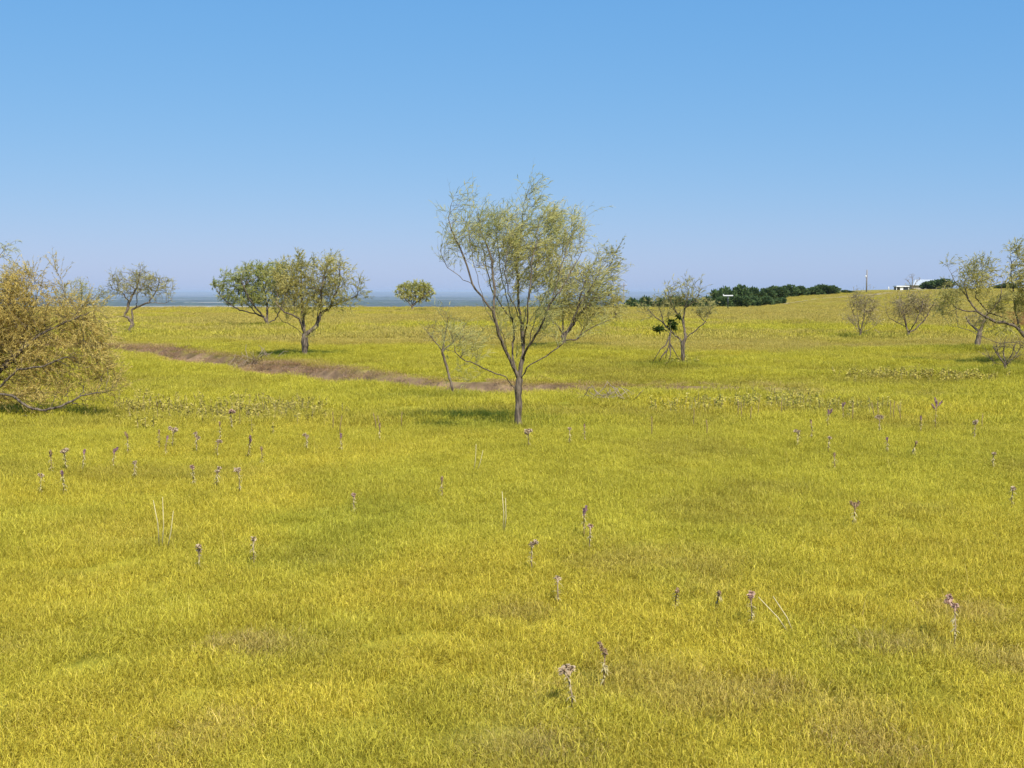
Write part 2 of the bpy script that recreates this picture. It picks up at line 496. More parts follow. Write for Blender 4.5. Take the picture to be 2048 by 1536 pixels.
def grass_nodes():
    ng = bpy.data.node_groups.new('scatter_tufts', 'GeometryNodeTree')
    ng.interface.new_socket('Geometry', in_out='INPUT', socket_type='NodeSocketGeometry')
    ng.interface.new_socket('Geometry', in_out='OUTPUT', socket_type='NodeSocketGeometry')
    n, l = ng.nodes, ng.links
    gi, go = n.new('NodeGroupInput'), n.new('NodeGroupOutput')
    ci = n.new('GeometryNodeCollectionInfo'); ci.inputs['Collection'].default_value = tuft_lib
    ci.inputs['Separate Children'].default_value = True; ci.inputs['Reset Children'].default_value = True
    iop = n.new('GeometryNodeInstanceOnPoints'); iop.inputs['Pick Instance'].default_value = True
    def named(nm, ty):
        a = n.new('GeometryNodeInputNamedAttribute'); a.data_type = ty; a.inputs['Name'].default_value = nm
        return a.outputs['Attribute']
    e2r = n.new('FunctionNodeEulerToRotation')
    l.new(named('rot', 'FLOAT_VECTOR'), e2r.inputs[0])
    l.new(gi.outputs[0], iop.inputs['Points']); l.new(ci.outputs[0], iop.inputs['Instance'])
    l.new(named('idx', 'INT'), iop.inputs['Instance Index'])
    l.new(e2r.outputs[0], iop.inputs['Rotation']); l.new(named('scl', 'FLOAT_VECTOR'), iop.inputs['Scale'])
    l.new(iop.outputs[0], go.inputs[0])
    return ng
GN = grass_nodes()

def cone_points(y0, y1, dens, margin, half=0.414, xmax=1e9):
    """random points on the field in a wedge wider than the view"""
    pts = []
    n = int(dens * (y1 - y0) * 2 * (half * y1 + margin) * 1.02)
    y = rng.uniform(y0, y1, n); x = rng.uniform(-1, 1, n) * (half * y1 + margin)
    k = np.abs(x) < half * y + margin
    return x[k], y[k]

TREE_BASES = []
def build_grass():
    A = []
    for lod, (y0, y1, dens, mar) in enumerate([(2.4, 17.0, 84.0, 1.2), (15.5, 46.0, 11.0, 3.0), (43.0, 150.0, 2.0, 7.0)]):
        x, y = cone_points(y0, y1, dens, mar)
        A.append((x, y, np.full(len(x), lod)))
    # sparse cover further up the rise
    x, y = cone_points(148.0, 330.0, 0.22, 8.0); k = x > 20
    A.append((x[k], y[k], np.full(k.sum(), 2)))
    # taller grass left standing round the trunks
    for (tx, ty, tr) in TREE_BASES:
        m = int(26 if ty < 60 else 8)
        a_ = rng.uniform(0, 6.283, m); q = tr * (0.6 + 2.2 * rng.uniform(0, 1, m) ** 1.5) + 0.04
        A.append((tx + np.cos(a_) * q, ty + np.sin(a_) * q, np.full(m, 0 if ty < 20 else (1 if ty < 60 else 2)) + 10))
    x, y = cone_points(2.4, 30.0, 3.2, 1.2)
    k = fbm(x / 1.8, y / 1.8, 241, 2) + rng.normal(0, 0.12, len(x)) > 0.6
    A.append((x[k], y[k], np.full(k.sum(), 3)))
    x = np.concatenate([a[0] for a in A]); y = np.concatenate([a[1] for a in A]); lod = np.concatenate([a[2] for a in A])
    tall = lod >= 10; lod = np.where(tall, lod - 10, lod)
    z = terrain(x, y)
    c, ch = sward(x, y)
    n = len(x)
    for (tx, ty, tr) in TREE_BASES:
        c = mixc(c, MOSS * 0.85, 0.75 * np.exp(-((x - tx + 0.4) ** 2 / 1.3 + (y - ty - 0.3) ** 2 / 0.8)))  # tree shade put into the tint, with moist greener grass, towards the shadow side
    jit = 1.0 + rng.normal(0, 1.0, (n, 1)) * np.where(lod == 0, 0.09, np.where(lod == 1, 0.06, 0.04))[:, None]
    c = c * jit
    h = 0.72 + 0.62 * fbm(x / 1.3, y / 1.3, 211, 2) + rng.normal(0, 0.08, n)
    h = h * (0.85 + 0.3 * fbm(x / 5.0, y / 5.0, 221, 2))
    h = np.clip(h, 0.45, 1.7) * np.where(tall, 1.45, 1.0)
    h = np.where(lod == 3, np.clip(h, 0.8, 1.1), h)
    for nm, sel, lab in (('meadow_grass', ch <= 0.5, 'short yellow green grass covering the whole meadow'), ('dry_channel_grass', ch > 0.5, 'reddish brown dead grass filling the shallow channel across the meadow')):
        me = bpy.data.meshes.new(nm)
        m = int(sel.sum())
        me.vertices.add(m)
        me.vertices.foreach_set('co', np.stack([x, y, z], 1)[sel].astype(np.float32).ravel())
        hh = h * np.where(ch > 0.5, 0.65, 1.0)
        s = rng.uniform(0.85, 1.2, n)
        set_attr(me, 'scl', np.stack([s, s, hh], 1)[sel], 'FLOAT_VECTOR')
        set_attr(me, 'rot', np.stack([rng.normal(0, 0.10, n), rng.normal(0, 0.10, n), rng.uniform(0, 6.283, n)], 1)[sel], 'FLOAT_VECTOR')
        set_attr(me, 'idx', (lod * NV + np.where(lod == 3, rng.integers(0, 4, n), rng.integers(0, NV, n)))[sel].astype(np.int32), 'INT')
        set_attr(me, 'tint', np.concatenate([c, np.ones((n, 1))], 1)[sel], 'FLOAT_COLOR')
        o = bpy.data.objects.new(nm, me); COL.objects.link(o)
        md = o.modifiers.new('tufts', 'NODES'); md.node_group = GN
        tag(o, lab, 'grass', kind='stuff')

# ------------------------------------------------------------------ trees
class Leaves:
    def __init__(self): self.V = []; self.n = 0
    def mesh(self, name, mat, parent, segs=2):
        V = np.array(self.V)                       # (n, segs+1, 2, 3)
        cnt = len(V)
        idx = np.arange(cnt * V.shape[1] * 2).reshape(cnt, V.shape[1], 2)
        Q = np.stack([idx[:, :-1, 0], idx[:, :-1, 1], idx[:, 1:, 1], idx[:, 1:, 0]], -1).reshape(-1, 4)
        me = quads_mesh(name, V.reshape(-1, 3), Q)
        return me, cnt, V.shape[1] * 2

def frond_strips(P, D, length, width, droop, wind, r):
    """thin drooping leaf strips at points P along directions D (vectorised)"""
    n = len(P)
    if n == 0: return np.zeros((0, 3, 2, 3))
    d = D + r.normal(0, 0.42, (n, 3)); d[:, 2] += r.normal(-0.05, 0.2, n)
    d += np.array(wind)
    d /= np.linalg.norm(d, axis=1)[:, None] + 1e-9
    L = r.uniform(length[0], length[1], n)[:, None]; W = r.uniform(width[0], width[1], n)[:, None] * 0.5
    d2 = d + np.array((wind[0] * 0.8, wind[1] * 0.8, -droop)) * r.uniform(0.5, 1.3, (n, 1))
    d2 /= np.linalg.norm(d2, axis=1)[:, None]
    side = np.cross(d, r.normal(0, 1, (n, 3))); side /= np.linalg.norm(side, axis=1)[:, None] + 1e-9
    p0 = P; p1 = P + d * L * 0.5; p2 = p1 + d2 * L * 0.5
    V = np.zeros((n, 3, 2, 3))
    for k, (p, w) in enumerate(((p0, 0.45), (p1, 1.0), (p2, 0.25))):
        V[:, k, 0] = p - side * W * w; V[:, k, 1] = p + side * W * w
    return V

def grow(guides, blobs, n_attr, step, kill, infl, r, tropism=(0, 0, 0.12), jitter=0.25, iters=140):
    """space colonisation: guide limbs first, then branches that reach into the crown volumes"""
    P, par = [], []
    for g in guides:                                   # g: list of Vector-like points; first joins nearest existing node
        g = [np.array(q, float) for q in g]
        if not P:
            P.append(g[0]); par.append(-1); last = 0
        else:
            A = np.array(P); last = int(np.argmin(((A - g[0]) ** 2).sum(1)))
        for q in g[1:]:
            a = P[last].copy(); L = np.linalg.norm(q - a); m = max(1, int(L / step))
            perp = r.normal(0, 0.10 * step, (m, 3))
            for k in range(1, m + 1):
                P.append(a + (q - a) * k / m + perp[k - 1]); par.append(last); last = len(P) - 1
    at = []
    tot = sum(b[6] * b[3] * b[4] * b[5] for b in blobs)
    for b in blobs:
        m = max(4, int(n_attr * b[6] * b[3] * b[4] * b[5] / tot))
        q = r.normal(0, 1, (m, 3)); q /= np.linalg.norm(q, axis=1)[:, None]
        q *= r.uniform(0, 1, (m, 1)) ** (1 / 2.4)
        at.append(np.array(b[:3]) + q * np.array(b[3:6]))
    at = np.concatenate(at)
    A = np.array(P)
    near = np.full(len(at), -1); nd = np.full(len(at), 1e9)
    def upd(i0):
        new = np.array(P[i0:])
        for c0 in range(0, len(at), 400):
            d = np.linalg.norm(at[c0:c0 + 400, None, :] - new[None], axis=2)
            j = d.argmin(1); dm = d[np.arange(len(j)), j]
            m = dm < nd[c0:c0 + 400]
            nd[c0:c0 + 400][m] = dm[m]; near[c0:c0 + 400][m] = j[m] + i0
    upd(0)
    alive = np.ones(len(at), bool)
    seen = set()
    for it in range(iters):
        alive &= nd > kill
        reach = alive & (nd < infl)
        if it > 4 and not reach.any(): break
        use = reach if reach.any() else alive
        if not use.any(): break
        i0 = len(P)
        ids = near[use]; dirs = at[use] - np.array(P)[ids]
        dirs /= np.linalg.norm(dirs, axis=1)[:, None] + 1e-9
        order = np.argsort(ids); ids = ids[order]; dirs = dirs[order]
        u, st = np.unique(ids, return_index=True)
        sums = np.add.reduceat(dirs, st, axis=0)
        for nid, s in zip(u, sums):
            L = np.linalg.norm(s)
            d = s / (L + 1e-9) + np.array(tropism) + r.normal(0, jitter, 3)
            d /= np.linalg.norm(d)
            q = P[nid] + d * step
            key = (int(nid), tuple(np.round(q / (step * 0.35)).astype(int)))
            if key in seen: continue
            seen.add(key)
            P.append(q); par.append(int(nid))
        if len(P) == i0: break
        upd(i0)
    return np.array(P), np.array(par)

def build_tree(name, label, group, base, scale, org, guides, blobs, leaf_mat, bark, seed, n_attr=900, step=0.07, kill=0.11, infl=0.9,
               trunk_r=0.05, tip_r=0.0035, leaf_n=3.0, leaf_len=(0.07, 0.14), leaf_w=(0.008, 0.014), droop=0.7, wind=(0.1, 0, 0),
               depth=0.75, cat='tree', expo=1.95, limbs=True, tropism=(0, 0, 0.12), extra=None, sunk=0.2, spray=(0.15, 0.38), spray_n=1.3):
    """base: place on the ground. Shapes are sketched in units of `scale` metres from the sketch origin `org`"""
    r = np.random.default_rng(seed)
    tip_r = tip_r * 0.62
    ox, oy = org
    def cv(p):
        return ((p[0] - ox) * scale, p[2] if len(p) > 2 else 0.0, (oy - p[1]) * scale + 0.13)
    G = []
    for k, g in enumerate(guides):
        q = [cv(p) for p in g]
        if k == 0: q = [(q[0][0], q[0][1], -sunk)] + q
        G.append(q)
    B = []
    for b in blobs:
        c = cv((b[0], b[1]))
        rx, rz = b[2] * scale, b[3] * scale
        ry = (b[5] if len(b) > 5 else depth) * 0.5 * (rx + rz) * 1.15
        B.append((c[0], (b[6] if len(b) > 6 else 0.0), c[2], rx, ry, rz, b[4] if len(b) > 4 else 1.0))
    P, par = grow(G, B, n_attr, step, kill, infl, r, tropism)
    n = len(P)
    w = np.zeros(n); kids = [[] for _ in range(n)]
    for i in range(n - 1, 0, -1):
        if par[i] >= 0: kids[par[i]].append(i)
    rad = np.zeros(n)
    for i in range(n - 1, -1, -1):
        s = sum(rad[k] ** expo for k in kids[i])
        rad[i] = max(tip_r, s ** (1 / expo)) if kids[i] else tip_r
    f = trunk_r / rad[0]
    if f < 1: rad = tip_r + (rad - tip_r) * (trunk_r - tip_r) / (rad[0] - tip_r)
    else: rad = rad * (1 + (f - 1) * ((rad - tip_r) / (rad[0] - tip_r + 1e-9)) ** 0.6)
    lo = np.where(P[:, 2] < 0.25)[0]
    root = empty(name, base, label, cat, group)
    TREE_BASES.append((base[0], base[1], trunk_r))
    # split into chains
    parts = {'trunk': Tubes()}
    limb_list = []
    twigs = Tubes()
    thick = max(0.28 * trunk_r, 2.2 * tip_r)
    def chain_from(i, first):
        ch = [first, i] if first is not None else [i]
        while kids[ch[-1]]:
            ch.append(max(kids[ch[-1]], key=lambda k: rad[k]))
        return ch
    stack = [(0, None, 0, None)]
    while stack:
        i, first, order, owner = stack.pop()
        ch = chain_from(i, first)
        rr = [rad[k] for k in ch]
        if first is not None: rr[0] = min(rad[first], rad[i] * 1.15)
        if order == 0: rr = [q * (1.0 + 0.55 * max(0.0, 1.0 - j * step / 0.35)) * (1.0 + 0.09 * r.normal()) for j, q in enumerate(rr)]
        tgt = owner
        if order == 0: tgt = parts['trunk']
        elif rad[i] >= thick and order == 1 and limbs:
            tgt = Tubes(); limb_list.append(tgt)
        elif rad[i] < thick or tgt is None:
            tgt = twigs
        sides = 8 if rr[0] > 0.03 else (6 if rr[0] > 0.012 else (4 if rr[0] > 0.006 else 3))
        if len(ch) > 1:
            tgt.add([P[k] for k in ch], rr, sides, cap=rr[0] > 0.006)
        st = 1 if first is not None else 0
        for j in range(st, len(ch)):
            nxt = ch[j + 1] if j + 1 < len(ch) else None
            for k in kids[ch[j]]:
                if k != nxt:
                    stack.append((k, ch[j], order + 1, tgt if tgt is not twigs else twigs))
    parts['trunk'].build('trunk', bark, root)
    for t in limb_list: t.build('limb', bark, root)
    # leaves along the thin ends
    thin = np.where((rad < tip_r * 2.4) & (P[:, 2] > 0.25))[0]
    thin = thin[[par[i] >= 0 for i in thin]] if len(thin) else thin
    D = P[thin] - P[par[thin]]; D /= np.linalg.norm(D, axis=1)[:, None] + 1e-9
    # thin drooping sprays leave the thin ends, leaves sit along them; some boughs are fuller than others
    clump = np.clip(fbm(P[thin][:, 0] / 0.4 + seed, P[thin][:, 2] / 0.4 + P[thin][:, 1] * 2, 300 + seed, 2) * 2.6 - 0.35, 0.12, 1.8)
    cnt = r.poisson(spray_n * clump)
    rep = np.repeat(np.arange(len(thin)), cnt)
    ns = len(rep)
    p = P[thin][rep] - D[rep] * r.uniform(0, step, (ns, 1))
    d = D[rep] * 0.7 + r.normal(0, 0.42, (ns, 3)) + np.array(tropism) * 1.6 + np.array(wind)
    d /= np.linalg.norm(d, axis=1)[:, None] + 1e-9
    SL = r.uniform(spray[0], spray[1], (ns, 1)); K = 5
    bend = np.array((wind[0], wind[1], -droop * 0.5)) * r.uniform(0.2, 1.0, (ns, 1))
    pts = [p]; dirs = [d]
    for k in range(K):
        d = d + bend / K * 1.6 + r.normal(0, 0.10, (ns, 3)); d /= np.linalg.norm(d, axis=1)[:, None] + 1e-9
        pts.append(pts[-1] + d * SL / K); dirs.append(d)
    pts = np.array(pts); dirs = np.array(dirs)
    for j in range(ns):
        twigs.add([pts[0, j], pts[2, j], pts[4, j], pts[5, j]], [tip_r * 0.75, tip_r * 0.6, tip_r * 0.45, tip_r * 0.3], 3, cap=False)
    lc = r.poisson(leaf_n * 2.2, ns)
    rj = np.repeat(np.arange(ns), lc); f = r.uniform(0.1, 1.0, len(rj)) * (K - 0.001); fi = f.astype(int); ff = (f - fi)[:, None]
    Pp = pts[fi, rj] * (1 - ff) + pts[np.minimum(fi + 1, K), rj] * ff
    LV = frond_strips(Pp, dirs[fi, rj], leaf_len, leaf_w, droop, wind, r)
    nl = len(LV)
    V = LV.reshape(-1, 3)
    idx = np.arange(nl * 6).reshape(nl, 3, 2)
    Q = np.stack([idx[:, :-1, 0], idx[:, :-1, 1], idx[:, 1:, 1], idx[:, 1:, 0]], -1).reshape(-1, 4)
    tv = np.array([tuple(v) for v in twigs.v]).reshape(-1, 3); tq = [f for f in twigs.f if len(f) == 4]
    if len(tv):
        Q = np.concatenate([Q, np.array(tq, np.int32).reshape(-1, 4) + len(V)]) if len(tq) else Q
        V = np.concatenate([V, tv])
    me = quads_mesh('crown', V, Q)
    # per-leaf tone: clumps differ, single leaves differ a little
    rn = np.clip(0.5 + 0.55 * (fbm(Pp[:, 0] / 0.5 + 3, Pp[:, 2] / 0.5, 400 + seed, 2) - 0.5) * 1.6 + r.normal(0, 0.16, nl), 0, 1) if nl else np.zeros(0)
    rv = np.concatenate([np.repeat(rn, 6), np.full(len(V) - nl * 6, 0.5)])
    set_attr(me, 'rnd', rv.astype(np.float32))
    me.materials.append(leaf_mat); me.materials.append(bark)
    mi = np.zeros(len(Q), np.int32); mi[nl * 2:] = 1
    me.polygons.foreach_set('material_index', mi)
    o = bpy.data.objects.new('crown', me); COL.objects.link(o); o.parent = root
    if extra: extra(root, cv, r)
    print('TREE', name, 'nodes', n, 'leaves', nl, 'limbs', len(limb_list), 'base', tuple(round(q, 2) for q in base))
    return root

L_GREY = leafy('leaf_grey_olive', [(0, (0.40, 0.41, 0.165)), (0.5, (0.57, 0.545, 0.205)), (0.8, (0.68, 0.61, 0.23)), (1, (0.72, 0.61, 0.26))], trans=0.5)
L_OLIVE = leafy('leaf_olive', [(0, (0.34, 0.32, 0.105)), (0.5, (0.52, 0.47, 0.15)), (1, (0.66, 0.57, 0.20))], trans=0.42)
L_GREEN = leafy('leaf_green', [(0, (0.28, 0.33, 0.10)), (0.5, (0.43, 0.44, 0.13)), (1, (0.58, 0.53, 0.18))], trans=0.42)
L_GOLD = leafy('leaf_gold', [(0, (0.42, 0.31, 0.09)), (0.5, (0.66, 0.51, 0.15)), (1, (0.78, 0.63, 0.21))], trans=0.4)
L_LIME = leafy('leaf_yellow_green', [(0, (0.34, 0.34, 0.10)), (0.5, (0.54, 0.52, 0.16)), (1, (0.66, 0.60, 0.21))], trans=0.42)
L_TAN = leafy('leaf_tan', [(0, (0.30, 0.24, 0.11)), (0.5, (0.46, 0.37, 0.18)), (1, (0.56, 0.47, 0.24))], trans=0.38)
L_PALE = leafy('leaf_pale_straw', [(0, (0.27, 0.25, 0.09)), (0.5, (0.46, 0.42, 0.16)), (1, (0.60, 0.54, 0.24))], trans=0.4)
L_DARK = leafy('leaf_mistletoe', [(0, (0.03, 0.05, 0.012)), (1, (0.07, 0.11, 0.025))], trans=0.2)
L_JUN = leafy('leaf_juniper', [(0, (0.05, 0.085, 0.032)), (0.5, (0.10, 0.155, 0.055)), (1, (0.17, 0.21, 0.075))], trans=0.3)

def at(px, py, grass=0.13):
    x, y, z = spot(px, py, grass)
    return (x, y, z), y / FPX

MG = 'mesquite trees scattered over the meadow'
def Z1(pts):   # sketch of the middle tree was made at 2.844 times size
    return [tuple([820 + p[0] / 2.844, 340 + p[1] / 2.844] + list(p[2:])) for p in pts]
def Zb(x, y, rx, ry, w=1.0, dep=0.75, yo=0.0):
    return (820 + x / 2.844, 340 + y / 2.844, rx / 2.844, ry / 2.844, w, dep, yo)

b, s = at(1035, 840)
build_tree('mesquite_tree', 'tall airy grey green mesquite in the middle, the tallest tree of the meadow', MG, b, s, (1035, 840), [
    Z1([(615, 1425), (616, 1290), (621, 1200), (612, 1150)]),
    Z1([(612, 1150), (575, 1085, -0.05), (540, 1020, -0.1), (497, 890, -0.2), (472, 800, -0.25), (430, 750, -0.3), (362, 650, -0.35), (322, 520, -0.35), (268, 400, -0.3), (225, 290, -0.3), (255, 160, -0.25)]),
    Z1([(472, 800, -0.25), (484, 650, -0.15), (462, 500, -0.1), (405, 360, -0.05), (385, 220, 0)]),
    Z1([(362, 650, -0.35), (290, 610, -0.4), (225, 560, -0.4), (185, 470, -0.4)]),
    Z1([(621, 1200), (640, 1080, 0.05), (645, 1000, 0.1), (627, 850, 0.1), (612, 720, 0.15), (611, 560, 0.1), (628, 380, 0.1), (645, 200, 0.1), (690, 70, 0.1)]),
    Z1([(612, 1150), (582, 1040, 0.1), (592, 880, 0.25), (560, 780, 0.35), (520, 620, 0.4), (498, 450, 0.45), (470, 250, 0.4)]),
    Z1([(640, 1080, 0.05), (672, 1000, -0.1), (742, 890, -0.25), (800, 740, -0.35), (832, 620, -0.4), (880, 450, -0.4), (950, 320, -0.35), (1000, 270, -0.3)]),
    Z1([(642, 960, 0.1), (655, 800, 0.3), (700, 650, 0.4), (722, 560, 0.45), (765, 420, 0.5), (790, 250, 0.5)]),
    Z1([(621, 1200), (665, 1125, -0.1), (720, 1090, -0.15), (800, 1030, -0.2), (868, 985, -0.25), (940, 962, -0.25), (1030, 890, -0.2), (1105, 862, -0.1)]),
    Z1([(868, 985, -0.25), (905, 880, -0.2), (960, 760, -0.2), (1040, 640, -0.2), (1110, 520, -0.2)]),
    Z1([(616, 1290), (585, 1215, -0.1), (545, 1172, -0.2), (440, 1125, -0.35), (330, 1070, -0.5), (270, 1030, -0.5), (200, 1000, -0.5)]),
    Z1([(440, 1125, -0.35), (340, 1190, -0.4), (280, 1150, -0.4)]),
    Z1([(270, 1030, -0.5), (255, 940, -0.5), (215, 850, -0.5)]),
    Z1([(627, 850, 0.1), (560, 700, -0.2), (540, 560, -0.4), (560, 400, -0.45)]),
    Z1([(742, 890, -0.25), (770, 760, -0.5), (790, 600, -0.6), (760, 460, -0.6)]),
    Z1([(621, 1200), (600, 1080, 0.15), (610, 960, 0.3), (580, 820, 0.5), (560, 680, 0.6), (600, 520, 0.65), (590, 380, 0.65)]),
    Z1([(612, 1150), (560, 1060, -0.2), (530, 930, -0.4), (440, 800, -0.55), (400, 640, -0.6), (360, 480, -0.6), (340, 330, -0.55)]),
    Z1([(640, 1080, 0.05), (690, 960, 0.2), (720, 820, 0.4), (790, 680, 0.5), (850, 540, 0.55), (890, 420, 0.5)]),
    Z1([(645, 1000, 0.1), (665, 860, -0.25), (670, 700, -0.4), (690, 540, -0.45), (720, 400, -0.4), (730, 280, -0.35)]),
    Z1([(800, 740, -0.35), (880, 640, -0.3), (940, 520, -0.3), (985, 420, -0.3)]),
    Z1([(592, 880, 0.25), (540, 800, 0.1), (470, 700, 0.3), (430, 560, 0.35), (410, 420, 0.35)]),
  ], [Zb(270, 340, 75, 190, 1.0, 0.9, -0.25), Zb(400, 420, 110, 170, 1.0, 1.2), Zb(590, 430, 140, 170, 1.0, 1.3), Zb(690, 210, 40, 110, 0.9), Zb(770, 420, 130, 160, 1.0, 1.1),
      Zb(915, 430, 90, 120, 0.9), Zb(215, 520, 60, 90, 0.7, 0.8, -0.35), Zb(560, 640, 150, 110, 0.5, 1.0), Zb(800, 620, 150, 110, 0.5, 1.0), Zb(280, 1000, 150, 80, 0.5, 0.7, -0.45), Zb(1040, 680, 100, 120, 0.5, 0.8, -0.2), Zb(620, 900, 220, 110, 0.3)],
  L_GREY, BARK, 3, n_attr=2500, step=0.06, kill=0.085, infl=0.7, trunk_r=0.045, tip_r=0.0026, leaf_n=4.6, leaf_len=(0.04, 0.10), leaf_w=(0.004, 0.008), droop=0.5, wind=(0.14, 0.0, 0.08), tropism=(0.05, 0, 0.40), spray=(0.14, 0.36), spray_n=1.75)

b, s = at(1128, 688)
build_tree('mesquite_tree', 'low spreading olive mesquite close behind the right side of the tallest tree', MG, b, s, (1128, 688), [
    [(1128, 688), (1127, 672)], [(1127, 672), (1126, 649, 0.2), (1128, 625, 0.4), (1120, 590, 0.5)], [(1127, 672), (1118, 655, -0.2), (1103, 641, -0.4), (1085, 610, -0.4)],
    [(1128, 680), (1152, 678, -0.2), (1167, 662, -0.4), (1190, 649, -0.6), (1216, 640, -0.7), (1235, 625, -0.7)],
    [(1127, 676), (1148, 649, 0.2), (1167, 620, 0.3), (1187, 600, 0.3), (1212, 545, 0.3), (1243, 485, 0.3)],
    [(1152, 678, -0.2), (1180, 640, 0.5), (1215, 600, 0.7)], [(1148, 649, 0.2), (1160, 590, -0.3), (1175, 540, -0.3)], [(1187, 600, 0.3), (1225, 570, -0.2)]],
  [(1150, 590, 60, 62, 1), (1200, 590, 46, 55, 1), (1215, 530, 32, 45, 0.6), (1105, 605, 40, 45, 0.8), (1222, 620, 24, 25, 0.8), (1243, 490, 10, 20, 0.5)],
  L_OLIVE, BARK, 5, n_attr=1300, step=0.09, kill=0.13, infl=1.1, trunk_r=0.075, tip_r=0.005, leaf_n=4.2, leaf_len=(0.06, 0.13), leaf_w=(0.010, 0.018), spray_n=1.7, droop=0.5, wind=(0.15, 0, 0.1), tropism=(0.05, 0, 0.2))

b, s = at(609, 708)
build_tree('mesquite_tree', 'dark trunked olive mesquite with a forked trunk, left of the tallest tree', MG, b, s, (609, 708), [
    [(609, 708), (610, 690), (610, 668)], [(610, 668), (603, 637, -0.3), (592, 630, -0.4), (577, 624, -0.5), (560, 605, -0.5)], [(609, 678), (591, 658, 0.3), (558, 642, 0.5), (540, 620, 0.6)],
    [(610, 668), (622, 662, 0), (634, 651, 0.1), (640, 627, 0.2), (659, 615, 0.2), (688, 603, 0.2), (715, 590, 0.2)], [(612, 676), (630, 672, -0.4), (652, 663, -0.8)],
    [(610, 668), (602, 622, 0.3), (598, 580, 0.4), (598, 520, 0.4)], [(640, 627, 0.2), (648, 580, -0.4), (662, 530, -0.5)], [(634, 651, 0.1), (630, 600, 0.7), (640, 550, 0.8)],
    [(659, 615, 0.2), (680, 570, 0), (682, 525, 0)]],
  [(598, 572, 60, 50, 1), (650, 562, 55, 45, 1), (690, 582, 42, 42, 0.8), (672, 528, 30, 22, 0.6), (598, 525, 13, 18, 0.8), (560, 592, 28, 38, 0.8), (720, 582, 22, 24, 0.4), (635, 610, 60, 25, 0.6)],
  L_OLIVE, BARK, 7, n_attr=1700, step=0.08, kill=0.12, infl=1.0, trunk_r=0.088, tip_r=0.0045, leaf_n=4.4, leaf_len=(0.05, 0.11), leaf_w=(0.009, 0.016), spray_n=1.9, droop=0.45, wind=(0.08, 0, 0.15), tropism=(0.02, 0, 0.22))

b, s = at(537, 652)
build_tree('mesquite_tree', 'wide bright green mesquite with many low stems, behind the dark trunked one', MG, b, s, (537, 652), [
    [(537, 652), (535, 645)], [(535, 645), (529, 635, 0), (515, 629, 0), (482, 620, -0.2), (452, 600, -0.3), (438, 580, -0.3)], [(535, 645), (531, 610, 0.5), (524, 570, 0.6)],
    [(537, 648), (550, 640, 0), (558, 628, -0.2), (578, 600, -0.3)], [(529, 635, 0), (505, 600, -0.6), (490, 560, -0.8)], [(531, 610, 0.5), (550, 570, 0.8)], [(515, 629, 0), (480, 600, 0.8), (460, 570, 1.0)]],
  [(468, 575, 42, 38, 1), (518, 570, 50, 45, 1), (560, 562, 40, 38, 1), (440, 585, 16, 18, 0.8), (540, 545, 30, 22, 0.6), (490, 606, 40, 20, 0.7), (555, 602, 28, 24, 0.7)],
  L_GREEN, BARK, 9, n_attr=1200, step=0.12, kill=0.17, infl=1.5, trunk_r=0.10, tip_r=0.007, leaf_n=4.2, spray_n=1.8, droop=0.45, leaf_len=(0.11, 0.22), leaf_w=(0.016, 0.028), wind=(0.1, 0, 0.1), tropism=(0, 0, 0.2))

b, s = at(257, 669)
build_tree('mesquite_tree', 'small flat topped mesquite with a crooked pale trunk behind the golden bush', MG, b, s, (257, 669), [
    [(256, 669), (262, 655), (265, 648)], [(265, 648), (257, 635), (249, 632), (257, 617), (259, 604)], [(265, 648), (265, 620), (275, 614), (299, 605), (330, 607), (345, 600)],
    [(259, 604), (262, 600), (276, 575), (284, 540)], [(259, 604), (242, 584, 0.3), (222, 578, 0.4)], [(249, 632), (222, 635, -0.3), (205, 620, -0.3), (195, 605, -0.3)], [(299, 605), (312, 580, 0.3), (318, 560, 0.3)], [(275, 614), (285, 590, -0.6), (300, 570, -0.7)]],
  [(270, 568, 50, 28, 1), (285, 548, 22, 18, 0.8), (318, 577, 30, 25, 1), (238, 560, 22, 18, 0.8), (212, 592, 22, 18, 0.5), (338, 595, 12, 12, 0.6)],
  L_PALE, BARK_TAN, 13, n_attr=800, step=0.09, kill=0.13, infl=1.1, trunk_r=0.075, tip_r=0.006, leaf_n=1.7, spray_n=1.8, droop=0.3, leaf_len=(0.07, 0.14), leaf_w=(0.012, 0.022), wind=(0.08, 0, 0.1))

